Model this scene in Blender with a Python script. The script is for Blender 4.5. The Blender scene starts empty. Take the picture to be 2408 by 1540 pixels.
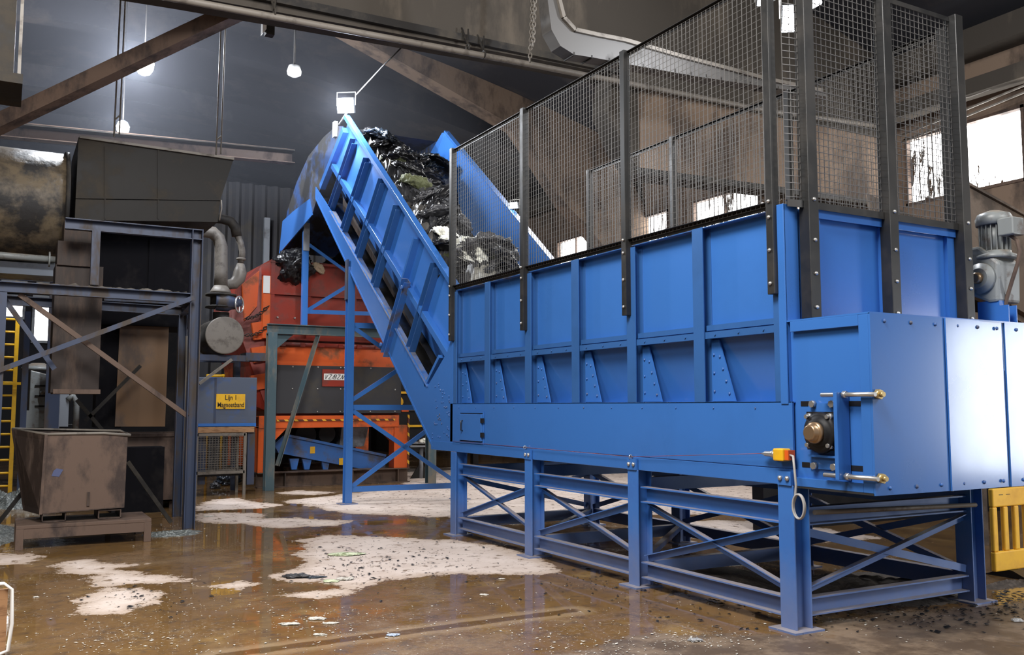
import bpy, bmesh, math, random
import numpy as np
from mathutils import Vector, Matrix, noise

random.seed(7)
SC = bpy.context.scene
COL = SC.collection
V = Vector
# ------------------------------------------------------------------ camera
FP, CX, CY, EYE = 2151.0, 1204.0, 770.0, 1.6
PITCH = math.atan(185 / FP)
ANG = math.atan(1204 / math.hypot(FP, 185))
FW = V((math.sin(ANG), math.cos(ANG), 0)); RT = V((math.cos(ANG), -math.sin(ANG), 0)); UPW = V((0, 0, 1))
LOOK = FW * math.cos(PITCH) + UPW * math.sin(PITCH)
UPC = UPW * math.cos(PITCH) - FW * math.sin(PITCH)
EYEP = V((0, 0, EYE))
def ray(x, y): return LOOK + RT * ((x - CX) / FP) - UPC * ((y - CY) / FP)
def on(x, y, ax, v):
    d = ray(x, y); return EYEP + d * ((v - EYEP[ax]) / d[ax])
def PX(x, y, v): return on(x, y, 0, v)
def PY(x, y, v): return on(x, y, 1, v)
def PZ(x, y, v=0.0): return on(x, y, 2, v)
cam = bpy.data.cameras.new('camera'); cam.sensor_width = 36; cam.lens = 36 * FP / 2408; cam.clip_end = 200
co = bpy.data.objects.new('camera', cam); COL.objects.link(co)
co.matrix_world = Matrix(((RT.x, UPC.x, -LOOK.x, 0), (RT.y, UPC.y, -LOOK.y, 0), (RT.z, UPC.z, -LOOK.z, EYE), (0, 0, 0, 1)))
SC.camera = co
SC.view_settings.view_transform = 'Standard'; SC.view_settings.look = 'None'; SC.view_settings.gamma = 1
SC.view_settings.exposure = 0.0; SC.view_settings.use_curve_mapping = False
try:
    SC.cycles.use_denoising = True; SC.cycles.max_bounces = 6; SC.cycles.diffuse_bounces = 3
    SC.cycles.glossy_bounces = 3; SC.cycles.transparent_max_bounces = 8; SC.cycles.sample_clamp_indirect = 6
    SC.cycles.caustics_reflective = False; SC.cycles.caustics_refractive = False
except Exception: pass

# ------------------------------------------------------------------ materials
def srgb(r, g, b):
    f = lambda c: (c / 12.92 if c <= 0.04045 else ((c + 0.055) / 1.055) ** 2.4)
    return (f(r / 255), f(g / 255), f(b / 255), 1)
MATS = {}
def nd(nt, t, **kw):
    n = nt.nodes.new(t)
    for k, v in kw.items():
        if k.startswith('i_'): n.inputs[k[2:].replace('_', ' ')].default_value = v
        else: setattr(n, k, v)
    return n
def mat(name, col, rough=.5, metal=0.0, dirt=None, amt=.5, scale=3.0, dust=None, bump=0.0, bscale=20, streak=1.0, coat=0.0, low=None, spec=.5):
    """paint + noise stains (dirt), settled dust on upward faces (dust), splash dust near the ground (low)"""
    if name in MATS: return MATS[name]
    m = bpy.data.materials.new(name); m.use_nodes = True; nt = m.node_tree; b = nt.nodes['Principled BSDF']
    b.inputs['Base Color'].default_value = col; b.inputs['Roughness'].default_value = rough; b.inputs['Metallic'].default_value = metal
    b.inputs['Specular IOR Level'].default_value = spec
    if coat: b.inputs['Coat Weight'].default_value = coat; b.inputs['Coat Roughness'].default_value = .12
    geo = nd(nt, 'ShaderNodeNewGeometry')
    mp = nd(nt, 'ShaderNodeMapping'); mp.inputs['Scale'].default_value = (1, 1, 1 / streak)
    nt.links.new(geo.outputs['Position'], mp.inputs[0])
    last = None
    def mix(fac, c2):
        nonlocal last
        x = nd(nt, 'ShaderNodeMix', data_type='RGBA')
        nt.links.new(fac, x.inputs[0])
        if last is None: x.inputs[6].default_value = col
        else: nt.links.new(last, x.inputs[6])
        x.inputs[7].default_value = c2
        last = x.outputs[2]
    if dirt:
        n = nd(nt, 'ShaderNodeTexNoise', i_Scale=scale, i_Detail=7.0, i_Roughness=.65); nt.links.new(mp.outputs[0], n.inputs['Vector'])
        r = nd(nt, 'ShaderNodeMapRange'); lo = .62 - .25 * amt; r.inputs[1].default_value = lo - (.1 if amt < .32 else 0); r.inputs[2].default_value = lo + (.3 if amt < .32 else .13)
        nt.links.new(n.outputs[0], r.inputs[0]); mix(r.outputs[0], dirt)
        rr = nd(nt, 'ShaderNodeMapRange'); rr.inputs[3].default_value = rough; rr.inputs[4].default_value = min(1, rough + (.05 if coat else .25))
        nt.links.new(r.outputs[0], rr.inputs[0]); nt.links.new(rr.outputs[0], b.inputs['Roughness'])
    if dust or low:
        sp = nd(nt, 'ShaderNodeSeparateXYZ'); n2 = nd(nt, 'ShaderNodeTexNoise', i_Scale=9.0, i_Detail=5.0); nt.links.new(geo.outputs['Position'], n2.inputs['Vector'])
    if dust:
        nt.links.new(geo.outputs['Normal'], sp.inputs[0])
        a = nd(nt, 'ShaderNodeMath', operation='ADD'); nt.links.new(sp.outputs[2], a.inputs[0]); nt.links.new(n2.outputs[0], a.inputs[1])
        r2 = nd(nt, 'ShaderNodeMapRange'); r2.inputs[1].default_value = 1.1; r2.inputs[2].default_value = 1.5; r2.inputs[4].default_value = .85
        nt.links.new(a.outputs[0], r2.inputs[0]); mix(r2.outputs[0], dust)
    if low:
        sp2 = nd(nt, 'ShaderNodeSeparateXYZ'); nt.links.new(geo.outputs['Position'], sp2.inputs[0])
        ml = nd(nt, 'ShaderNodeMath', operation='MULTIPLY_ADD'); nt.links.new(n2.outputs[0], ml.inputs[0]); ml.inputs[1].default_value = -.35; nt.links.new(sp2.outputs[2], ml.inputs[2])
        r3 = nd(nt, 'ShaderNodeMapRange'); r3.inputs[1].default_value = .42; r3.inputs[2].default_value = -.12; r3.inputs[4].default_value = .42
        nt.links.new(ml.outputs[0], r3.inputs[0]); mix(r3.outputs[0], low)
    if last is not None: nt.links.new(last, b.inputs['Base Color'])
    if bump:
        n3 = nd(nt, 'ShaderNodeTexNoise', i_Scale=float(bscale), i_Detail=4.0); nt.links.new(mp.outputs[0], n3.inputs['Vector'])
        bp = nd(nt, 'ShaderNodeBump', i_Strength=bump, i_Distance=.02); nt.links.new(n3.outputs[0], bp.inputs['Height']); nt.links.new(bp.outputs[0], b.inputs['Normal'])
    MATS[name] = m; return m
def emis(name, col, s):
    m = bpy.data.materials.new(name); m.use_nodes = True; nt = m.node_tree; nt.nodes.clear()
    e = nd(nt, 'ShaderNodeEmission'); e.inputs[0].default_value = col; e.inputs[1].default_value = s
    o = nd(nt, 'ShaderNodeOutputMaterial'); nt.links.new(e.outputs[0], o.inputs[0]); MATS[name] = m; return m

DUST = srgb(150, 138, 130)
BLUE = mat('blue_paint', (.039, .147, .45, 1), .25, dirt=(.034, .128, .39, 1), amt=.25, scale=1.5, dust=None, coat=.25)
BLUED = mat('blue_paint_dusty', (.039, .147, .45, 1), .38, dirt=(.03, .11, .38, 1), amt=.3, scale=4, dust=DUST, low=srgb(135, 130, 132))
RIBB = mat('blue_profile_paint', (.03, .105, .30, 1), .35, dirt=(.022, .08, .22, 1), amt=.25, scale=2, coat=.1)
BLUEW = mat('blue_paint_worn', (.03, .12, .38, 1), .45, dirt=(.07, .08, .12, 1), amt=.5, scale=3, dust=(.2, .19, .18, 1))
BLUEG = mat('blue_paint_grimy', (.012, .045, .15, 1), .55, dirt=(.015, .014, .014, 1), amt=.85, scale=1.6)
STEELB = mat('old_blue_steel', (.028, .042, .085, 1), .5, dirt=(.055, .042, .034, 1), amt=.55, scale=4, streak=3, dust=(.14, .13, .115, 1))
TEAL = mat('teal_steel', (.05, .09, .11, 1), .5, dirt=(.16, .14, .11, 1), amt=.5, scale=3, streak=3, dust=(.06, .06, .06, 1))
FENCE = mat('black_fence_steel', (.012, .012, .012, 1), .4, dirt=(.03, .025, .02, 1), amt=.3, scale=3, dust=(.05, .045, .04, 1))
WIRE = mat('galvanised_wire', (.13, .125, .12, 1), .5, metal=.3)
ORANGE = mat('orange_paint', (.62, .10, .015, 1), .4, dirt=(.22, .07, .025, 1), amt=.35, scale=2.5, dust=(.3, .12, .06, 1))
RED = mat('red_paint', (.25, .028, .015, 1), .36, dirt=(.12, .022, .014, 1), amt=.5, scale=1.6, dust=(.14, .045, .035, 1))
GREYP = mat('dark_grey_panel', (.045, .045, .05, 1), .45, dirt=(.06, .055, .05, 1), amt=.4, scale=2, spec=.2)
RUST = mat('rusty_brown_steel', (.115, .078, .06, 1), .55, dirt=(.05, .037, .033, 1), amt=.5, scale=2.4, streak=2, bump=.15, bscale=12, spec=.2)
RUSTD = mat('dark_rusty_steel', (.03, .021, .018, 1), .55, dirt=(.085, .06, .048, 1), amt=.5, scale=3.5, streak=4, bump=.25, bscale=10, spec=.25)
SOOT = mat('sooty_steel', (.016, .0145, .0135, 1), .55, dirt=(.046, .039, .031, 1), amt=.55, scale=1.5, dust=(.07, .063, .058, 1), bump=.1, bscale=8, spec=.2)
CASE = mat('sooty_black', (.007, .007, .009, 1), .85, dirt=(.016, .015, .016, 1), amt=.4, scale=2, spec=.05)
DRUM = mat('oily_drum', (.13, .10, .065, 1), .35, dirt=(.016, .014, .013, 1), amt=.75, scale=1.7, bump=.5, bscale=9)
OCHRE = mat('ochre_sheet', (.105, .05, .014, 1), .5, dirt=(.06, .04, .03, 1), amt=.5, scale=1.6, streak=2)
PIPE = mat('dusty_pipe', (.15, .132, .112, 1), .5, dirt=(.075, .063, .052, 1), amt=.4, scale=4)
YELLOW = mat('yellow_paint', (.75, .42, .01, 1), .45, dirt=(.45, .24, .02, 1), amt=.25, scale=5)
YBAR = mat('yellow_plastic', (.98, .56, .05, 1), .45, dirt=(.7, .34, .05, 1), amt=.3, scale=4)
BLACK = mat('black_plastic', (.012, .012, .013, 1), .35)
DARK = mat('dark_grease', (.010, .010, .012, 1), .45, dirt=(.02, .02, .02, 1), amt=.3, scale=5, spec=.2)
ZINC = mat('zinc', (.55, .54, .52, 1), .3, metal=.8)
BRASS = mat('yellow_zinc', (.48, .36, .16, 1), .35, metal=.7)
SHAFT = mat('greasy_shaft', (.33, .22, .13, 1), .3, metal=.7)
GREYM = mat('grey_machine_paint', (.21, .225, .225, 1), .4, dirt=(.13, .11, .10, 1), amt=.4, scale=7, dust=(.25, .2, .15, 1))
GREYL = mat('light_grey_sheet', (.22, .24, .27, 1), .45, dirt=(.1, .1, .11, 1), amt=.4, scale=2)
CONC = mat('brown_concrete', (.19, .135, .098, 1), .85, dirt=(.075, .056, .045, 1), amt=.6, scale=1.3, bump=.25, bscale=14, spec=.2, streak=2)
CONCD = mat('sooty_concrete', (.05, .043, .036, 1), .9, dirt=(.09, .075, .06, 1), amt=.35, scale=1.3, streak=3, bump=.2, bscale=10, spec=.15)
CEIL = mat('sooty_roof', (.026, .026, .03, 1), .9, dirt=(.05, .044, .042, 1), amt=.4, scale=.7, spec=.1)
DUCT = mat('galvanised_duct', (.085, .08, .076, 1), .5, dirt=(.045, .042, .04, 1), amt=.5, scale=2)
WHITE = mat('white_enamel', (.75, .75, .73, 1), .4)
WOOD = mat('raw_wood', (.35, .19, .09, 1), .6, dirt=(.22, .11, .05, 1), amt=.5, scale=6, streak=.2)
BROWNC = mat('muddy_conveyor_steel', (.12, .085, .06, 1), .6, dirt=(.06, .045, .035, 1), amt=.5, scale=1.6, bump=.2)
LAMP = emis('lamp_glass', (.93, .96, 1, 1), 60)
TUBE = emis('tube_glass', (.95, .97, 1, 1), 25)
CABLE = mat('grey_cable', (.35, .34, .33, 1), .5)
def cloth(name, c, r=.5): return mat(name, c, r, dirt=tuple(x * .45 for x in c[:3]) + (1,), amt=.4, scale=9)
RAG = [cloth('black_film', (.012, .012, .014, 1), .28), cloth('dark_grey_film', (.05, .05, .055, 1), .32), cloth('olive_cloth', (.10, .11, .05, 1), .7),
       cloth('pale_film', (.85, .85, .76, 1), .45), cloth('pinkish_cloth', (.30, .17, .13, 1), .7), cloth('blueblack_film', (.02, .028, .04, 1), .25)]

# ------------------------------------------------------------------ mesh builder
class MB:
    def __init__(s): s.v = []; s.f = []; s.sm = []
    def add(s, vs, fs, smooth=False):
        o = len(s.v); s.v += [V(p) for p in vs]
        for f in fs: s.f.append([i + o for i in f]); s.sm.append(smooth)
        return s
    def box(s, a, b):
        x0, y0, z0 = (min(a[i], b[i]) for i in range(3)); x1, y1, z1 = (max(a[i], b[i]) for i in range(3))
        return s.add([(x0, y0, z0), (x1, y0, z0), (x1, y1, z0), (x0, y1, z0), (x0, y0, z1), (x1, y0, z1), (x1, y1, z1), (x0, y1, z1)],
                     [(0, 3, 2, 1), (4, 5, 6, 7), (0, 1, 5, 4), (1, 2, 6, 5), (2, 3, 7, 6), (3, 0, 4, 7)])
    def bar(s, p, q, w, h, up=(0, 0, 1), ox=0, oz=0):
        p, q = V(p), V(q); d = (q - p).normalized(); u = V(up)
        if abs(d.dot(u.normalized())) > .98: u = V((0, 1, 0)) if abs(d.y) < .9 else V((1, 0, 0))
        r = d.cross(u).normalized(); u = r.cross(d).normalized()
        c = [r * (ox + i * w / 2) + u * (oz + j * h / 2) for i, j in ((-1, -1), (1, -1), (1, 1), (-1, 1))]
        return s.add([p + k for k in c] + [q + k for k in c], [(0, 1, 2, 3), (7, 6, 5, 4), (0, 4, 5, 1), (1, 5, 6, 2), (2, 6, 7, 3), (3, 7, 4, 0)])
    def hbeam(s, p, q, w, h, t=.012, up=(0, 0, 1)):   # web height along up
        s.bar(p, q, w, t, up, 0, h / 2 - t / 2); s.bar(p, q, w, t, up, 0, -h / 2 + t / 2); return s.bar(p, q, t, h - 2 * t, up)
    def channel(s, p, q, w, h, t=.012, up=(0, 0, 1), side=1):
        s.bar(p, q, w, t, up, 0, h / 2 - t / 2); s.bar(p, q, w, t, up, 0, -h / 2 + t / 2); return s.bar(p, q, t, h - 2 * t, up, side * (w / 2 - t / 2))
    def angle(s, p, q, w, h, t=.01, up=(0, 0, 1), side=1, top=1):
        s.bar(p, q, w, t, up, 0, top * (h / 2 - t / 2)); return s.bar(p, q, t, h - t, up, side * (w / 2 - t / 2), -top * t / 2)
    def tube(s, pts, r, n=10, caps=True, close=False):
        pts = [V(p) for p in pts]; N = len(pts); rs = r if isinstance(r, (list, tuple)) else [r] * N
        o = len(s.v); prev = None
        for i, p in enumerate(pts):
            a = pts[(i - 1) % N] if (i or close) else p; b = pts[(i + 1) % N] if (i < N - 1 or close) else p
            d = (b - a).normalized()
            if prev is None: prev = d.orthogonal().normalized()
            e = (prev - d * prev.dot(d))
            e = e.normalized() if e.length > 1e-6 else d.orthogonal().normalized()
            prev = e; g = d.cross(e)
            for k in range(n):
                t = 2 * math.pi * k / n; s.v.append(p + (e * math.cos(t) + g * math.sin(t)) * rs[i])
        for i in range(N if close else N - 1):
            for k in range(n):
                a, b = o + i * n, o + ((i + 1) % N) * n; s.f.append([a + k, a + (k + 1) % n, b + (k + 1) % n, b + k]); s.sm.append(True)
        if caps and not close:
            s.f.append([o + k for k in range(n)][::-1]); s.f.append([o + (N - 1) * n + k for k in range(n)]); s.sm += [False, False]
        return s
    def lathe(s, c, axis, prof, n=24):    # prof: (distance along axis, radius)
        c, d = V(c), V(axis).normalized(); return s.tube([c + d * a for a, r in prof], [max(r, 1e-4) for a, r in prof], n)
    def prism(s, poly, ext):
        n = len(poly); e = V(ext); vs = [V(p) for p in poly] + [V(p) + e for p in poly]
        return s.add(vs, [list(range(n))[::-1], list(range(n, 2 * n))] + [(i, (i + 1) % n, (i + 1) % n + n, i + n) for i in range(n)])
    def hexbolt(s, c, ax, r, h):
        return s.tube([V(c), V(c) + V(ax).normalized() * h], r, 6)
    def grid(s, fn, nu, nv, smooth=True):
        return s.add([fn(i / nu, j / nv) for j in range(nv + 1) for i in range(nu + 1)],
                     [(j * (nu + 1) + i, j * (nu + 1) + i + 1, (j + 1) * (nu + 1) + i + 1, (j + 1) * (nu + 1) + i) for j in range(nv) for i in range(nu)], smooth)
    def torus(s, c, ax, R, r, n=20, m=6, sx=1.0, xd=None):
        ax = V(ax).normalized(); e = V(xd).normalized() if xd else ax.orthogonal().normalized(); g = ax.cross(e)
        return s.tube([V(c) + e * math.cos(2 * math.pi * k / n) * R * sx + g * math.sin(2 * math.pi * k / n) * R for k in range(n)], r, m, close=True)
    def mesh(s, name, m, off):
        me = bpy.data.meshes.new(name); me.from_pydata([p - off for p in s.v], [], s.f)
        me.polygons.foreach_set('use_smooth', s.sm)
        bm = bmesh.new(); bm.from_mesh(me); bmesh.ops.recalc_face_normals(bm, faces=bm.faces); bm.to_mesh(me); bm.free()
        if m: me.materials.append(m)
        return me
    def build(s, name, m, parent=None, label=None, kind=None, bev=0, loc=None):
        off = V((0, 0, 0)); r = parent
        while r is not None: off = off + r.location; r = r.parent
        if parent is None and loc is not None: off = V(loc)
        o = bpy.data.objects.new(name, s.mesh(name, m, off)); COL.objects.link(o)
        if parent: o.parent = parent
        elif loc is not None: o.location = loc
        if label: o['label'] = label
        if kind: o['kind'] = kind
        if bev:
            b = o.modifiers.new('bevel', 'BEVEL'); b.width = bev; b.segments = 2; b.limit_method = 'ANGLE'; b.angle_limit = .7
        return o
def thing(name, label, cat, loc, group=None):
    o = bpy.data.objects.new(name, None); COL.objects.link(o); o.location = loc; o.empty_display_size = .1
    return tag(o, label, cat, group)
def tag(o, label, cat, group=None):
    o['label'] = label; o['category'] = cat
    if group: o['group'] = group
    return o
def arc(c, a, b, a0, a1, n=8):
    c, a, b = V(c), V(a), V(b)
    return [c + a * math.cos(a0 + (a1 - a0) * i / n) + b * math.sin(a0 + (a1 - a0) * i / n) for i in range(n + 1)]
def shade_text(body, size, name, m, parent, origin, xdir, ydir, sx=1.0):
    cu = bpy.data.curves.new(name, 'FONT'); cu.body = body; cu.size = size; cu.align_x = 'CENTER'; cu.extrude = .002; cu.offset = size * .008
    t = bpy.data.objects.new(name + '_curve', cu); COL.objects.link(t)
    bpy.context.view_layer.update()
    me = bpy.data.meshes.new_from_object(t.evaluated_get(bpy.context.evaluated_depsgraph_get()))
    bpy.data.objects.remove(t); xd, yd = V(xdir), V(ydir); zd = xd.cross(yd)
    off = V((0, 0, 0)); r = parent
    while r is not None: off = off + r.location; r = r.parent
    for v in me.vertices: v.co = V(origin) + xd * v.co.x * sx + yd * v.co.y + zd * v.co.z - off
    me.materials.clear(); me.materials.append(m)
    o = bpy.data.objects.new(name, me); COL.objects.link(o); o.parent = parent; return o
# ================================================================== THE HALL
W = 14.0                     # plane of the window wall
YB = 10.93                   # plane of the near concrete girder
def struct(mb, name, m, label=None, bev=0):
    o = mb.build(name, m); o['kind'] = 'structure'
    if label: o['label'] = label
    return o
# ---- floor: grid carrying a signed distance to the dry patches of concrete
DRYPX = [
 [(700,1270),(760,1258),(860,1261),(1000,1268),(1090,1272),(1180,1286),(1280,1318),(1322,1347),(1240,1353),(1100,1350),(1000,1355),(900,1368),(845,1386),(780,1376),(690,1366),(600,1357),(690,1342),(720,1320),(690,1303),(716,1288)],
 [(145,1320),(215,1311),(235,1321),(330,1327),(272,1338),(350,1349),(470,1362),(370,1374),(215,1380),(205,1360),(225,1352),(142,1346),(116,1334)],
 [(205,1388),(320,1378),(378,1395),(388,1412),(322,1426),(292,1447),(190,1446),(176,1420),(152,1412),(215,1400)],
 [(-60,1300),(60,1302),(108,1308),(60,1326),(-60,1334)],
 [(458,1190),(500,1174),(560,1171),(600,1180),(670,1187),(620,1195),(458,1202)],
 [(458,1208),(560,1204),(612,1208),(622,1219),(700,1217),(832,1225),(790,1236),(650,1242),(560,1231),(500,1229),(458,1226)],
 [(640,1160),(700,1152),(800,1158),(735,1164)], [(730,1191),(820,1184),(900,1186),(960,1194),(880,1210),(800,1206)],
 [(470,1378),(560,1366),(610,1372),(560,1385)], [(1140,1206),(1230,1200),(1230,1210),(1150,1212)], [(650,1400),(780,1385),(860,1388),(760,1405)]]
DRY = [[(p.x, p.y) for p in (PZ(*q) for q in poly)] for poly in DRYPX]
DRY.append([(4.7, 13.3), (5.6, 12.2), (7.2, 11.6), (9.2, 10.6), (11, 9.5), (13.5, 9), (13.5, 22), (8.5, 22), (7.2, 17.2), (5.6, 16.3), (4.2, 15.6)])
DRY.append([(6.9, 9.6), (8.0, 8.0), (9.5, 7.6), (9.5, 9.5), (8.0, 10.6)])
def sdf(P, poly):
    poly = np.array(poly); n = len(poly); d = np.full(len(P), 1e9); ins = np.zeros(len(P), bool)
    for i in range(n):
        a, b = poly[i], poly[(i + 1) % n]; e = b - a; w = P - a
        t = np.clip((w @ e) / (e @ e), 0, 1); d = np.minimum(d, ((w - t[:, None] * e) ** 2).sum(1))
        c = ((a[1] <= P[:, 1]) & (b[1] > P[:, 1])) | ((b[1] <= P[:, 1]) & (a[1] > P[:, 1]))
        with np.errstate(divide='ignore', invalid='ignore'):
            xi = a[0] + (P[:, 1] - a[1]) / (b[1] - a[1]) * e[0]
        ins ^= c & (P[:, 0] < xi)
    d = np.sqrt(d); return np.where(ins, d, -d)
def axis(lo, a, b, hi, fine):
    return np.concatenate([np.linspace(lo, a, 8)[:-1], np.arange(a, b, fine), np.linspace(b, hi, 10)])
gx = axis(-12, -.8, 9.6, 14.3, .06); gy = axis(-4, 3, 17.5, 33, .07)
GX, GY = np.meshgrid(gx, gy); P = np.stack([GX.ravel(), GY.ravel()], 1)
S = np.full(len(P), -1e9)
for poly in DRY: S = np.maximum(S, sdf(P, poly))
S = np.clip(S, -3, 3)
nx, ny = len(gx), len(gy)
me = bpy.data.meshes.new('floor')
I = np.arange(nx * ny).reshape(ny, nx)
F = np.stack([I[:-1, :-1], I[:-1, 1:], I[1:, 1:], I[1:, :-1]], -1).reshape(-1, 4)
me.from_pydata(np.c_[P, np.zeros(len(P))].tolist(), [], F.tolist())
g0, g1 = np.array(PZ(520, 1541).xy), np.array(PZ(1345, 1436).xy); ge = g1 - g0; gt = np.clip(((P - g0) @ ge) / (ge @ ge), 0, 1)
ag = me.attributes.new('groove', 'FLOAT', 'POINT'); ag.data.foreach_set('value', np.sqrt(((P - g0 - gt[:, None] * ge) ** 2).sum(1)).astype(np.float32))
am = me.attributes.new('matte', 'FLOAT', 'POINT'); am.data.foreach_set('value', np.clip(sdf(P, [(q.x, q.y) for q in (PZ(*z) for z in ((1250, 1560), (1480, 1488), (1850, 1492), (2050, 1436), (2300, 1424), (2420, 1405), (2700, 1420), (2700, 1700), (1250, 1700)))]), -3, 3).astype(np.float32))
at = me.attributes.new('dry', 'FLOAT', 'POINT'); at.data.foreach_set('value', S.astype(np.float32))
fl = bpy.data.objects.new('floor', me); COL.objects.link(fl); fl['kind'] = 'structure'; fl['label'] = 'wet brown concrete floor with pale dry patches'
def floor_material():
    m = bpy.data.materials.new('wet_concrete'); m.use_nodes = True; nt = m.node_tree; b = nt.nodes['Principled BSDF']; L = nt.links.new
    geo = nd(nt, 'ShaderNodeNewGeometry'); pos = geo.outputs['Position']
    A = nd(nt, 'ShaderNodeAttribute', attribute_name='dry')
    def noi(s, d=6., r=.6, vec=pos):
        n = nd(nt, 'ShaderNodeTexNoise', i_Scale=float(s), i_Detail=float(d), i_Roughness=r); L(vec, n.inputs['Vector']); return n.outputs[0]
    def ma(op, a, b_, c=None):
        n = nd(nt, 'ShaderNodeMath', operation=op)
        for i, x in enumerate((a, b_, c)):
            if x is None: continue
            if isinstance(x, (int, float)): n.inputs[i].default_value = x
            else: L(x, n.inputs[i])
        return n.outputs[0]
    def mr(x, a, b_, c=0., d=1.):
        n = nd(nt, 'ShaderNodeMapRange', interpolation_type='SMOOTHSTEP'); L(x, n.inputs[0])
        for i, v_ in enumerate((a, b_, c, d)): n.inputs[i + 1].default_value = v_
        return n.outputs[0]
    def mix(f_, c1, c2):
        n = nd(nt, 'ShaderNodeMix', data_type='RGBA')
        for i, x in ((0, f_), (6, c1), (7, c2)):
            if isinstance(x, tuple) or isinstance(x, float): n.inputs[i].default_value = x
            else: L(x, n.inputs[i])
        return n.outputs[2]
    edge = ma('ADD', ma('MULTIPLY_ADD', noi(2.4, 9, .78), .75, -.375), ma('MULTIPLY_ADD', noi(14, 5, .75), .22, -.11))
    sd = ma('ADD', A.outputs['Fac'], edge)
    dry = mr(sd, -.012, .018)
    spots = mr(noi(7, 7, .75), .56, .60)                       # wet spots left inside the patches
    dry = ma('MULTIPLY', dry, ma('SUBTRACT', 1., ma('MULTIPLY', spots, .75)))
    mud = mr(noi(.55, 7, .68), .50, .66)                       # puddle against mud film
    silt = mr(noi(1.3, 8, .7), .50, .72)
    wet = mix(silt, (.17, .095, .036, 1), (.30, .19, .075, 1))
    wet = mix(ma('MULTIPLY', mud, .6), wet, (.20, .135, .082, 1))
    wet = mix(ma('MULTIPLY', mr(noi(5, 9, .8), .48, .66), .8), wet, (.065, .046, .034, 1))
    grit = ma('MULTIPLY', mr(noi(.8, 5, .6), .48, .6), mr(noi(26, 5, .8), .5, .7)); wet = mix(ma('MULTIPLY', grit, .7), wet, (.26, .2, .15, 1))
    GA = nd(nt, 'ShaderNodeAttribute', attribute_name='groove'); gd = ma('ADD', GA.outputs['Fac'], ma('MULTIPLY_ADD', noi(5, 5, .6), .10, -.05))
    groove = ma('SUBTRACT', 1., mr(gd, .045, .07)); ridge = ma('SUBTRACT', mr(gd, .05, .08), mr(gd, .10, .22))
    wet = mix(ma('MULTIPLY', ridge, .6), wet, (.34, .24, .14, 1)); wet = mix(ma('MULTIPLY', groove, .7), wet, (.10, .055, .02, 1))
    MA = nd(nt, 'ShaderNodeAttribute', attribute_name='matte'); matte = mr(ma('ADD', MA.outputs['Fac'], ma('MULTIPLY_ADD', noi(1.6, 8, .75), 1.4, -.7)), -.06, .12)
    wet = mix(ma('MULTIPLY', matte, .85), wet, mix(mr(noi(2.2, 8, .75), .42, .62), (.075, .054, .04, 1), (.19, .14, .10, 1)))
    dcol = mix(mr(noi(1.7, 7, .6), .35, .75), (.66, .56, .50, 1), (.54, .44, .38, 1))
    dcol = mix(ma('MULTIPLY', mr(noi(30, 4, .6), .62, .72), .4), dcol, (.22, .16, .12, 1))
    damp = mr(sd, .0, .28)                                     # damp rim of a patch
    dcol = mix(damp, (.46, .36, .29, 1), dcol)
    L(mix(dry, wet, dcol), b.inputs['Base Color'])
    rw = ma('ADD', ma('MULTIPLY', mud, .22), ma('MULTIPLY', mr(noi(5, 6, .7), .5, .7), .16))
    rw = ma('ADD', ma('ADD', rw, .04), ma('MAXIMUM', ma('MULTIPLY', grit, .4), ma('MULTIPLY', matte, .42)))
    L(ma('ADD', ma('MULTIPLY', rw, ma('SUBTRACT', 1., dry)), ma('MULTIPLY', dry, .75)), b.inputs['Roughness'])
    b.inputs['Specular IOR Level'].default_value = .5
    bp = nd(nt, 'ShaderNodeBump', i_Strength=.35, i_Distance=.02)
    h = ma('MULTIPLY', ma('ADD', noi(40, 4, .6), noi(8, 5, .6)), ma('ADD', ma('MULTIPLY', mud, .5), ma('MULTIPLY', dry, .45)))
    L(h, bp.inputs['Height']); L(bp.outputs[0], b.inputs['Normal'])
    return m
me.materials.append(floor_material())

# ---- walls and windows (openings left between the wall strips)
def windowpane_material():
    m = bpy.data.materials.new('daylit_dirty_glass'); m.use_nodes = True; nt = m.node_tree; nt.nodes.clear(); L = nt.links.new
    geo = nd(nt, 'ShaderNodeNewGeometry'); mp = nd(nt, 'ShaderNodeMapping'); mp.inputs['Scale'].default_value = (1, 1, .22); L(geo.outputs['Position'], mp.inputs[0])
    n = nd(nt, 'ShaderNodeTexNoise', i_Scale=8.0, i_Detail=6.0, i_Roughness=.75); L(mp.outputs[0], n.inputs['Vector'])
    big = nd(nt, 'ShaderNodeTexNoise', i_Scale=.55, i_Detail=1.0); L(geo.outputs['Position'], big.inputs['Vector'])
    ad = nd(nt, 'ShaderNodeMath', operation='ADD'); L(n.outputs[0], ad.inputs[0]); L(big.outputs[0], ad.inputs[1])
    r = nd(nt, 'ShaderNodeMapRange'); r.inputs[1].default_value = 1.06; r.inputs[2].default_value = 1.11; L(ad.outputs[0], r.inputs[0])
    e = nd(nt, 'ShaderNodeEmission'); e.inputs[0].default_value = (1, .985, .96, 1); e.inputs[1].default_value = 12
    d = nd(nt, 'ShaderNodeBsdfDiffuse'); d.inputs[0].default_value = (.09, .06, .04, 1)
    x = nd(nt, 'ShaderNodeMixShader'); L(r.outputs[0], x.inputs[0]); L(e.outputs[0], x.inputs[1]); L(d.outputs[0], x.inputs[2])
    o = nd(nt, 'ShaderNodeOutputMaterial'); L(x.outputs[0], o.inputs[0]); return m
GLASS = windowpane_material()
WZ0, WZ1 = 5.15, 6.38
wins = [(3.0, 6.2), (6.5, 8.28), (8.42, 10.62), (12.2, 16.4), (17.3, 18.9), (19.6, 22.4), (24.5, 28)]
mb = MB(); mb.box((W, -4, 0), (W + .3, 32, WZ0)); mb.box((W, -4, WZ1), (W + .3, 32, 8.3))
ys = [-4] + [y for w in wins for y in w] + [32]
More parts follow.
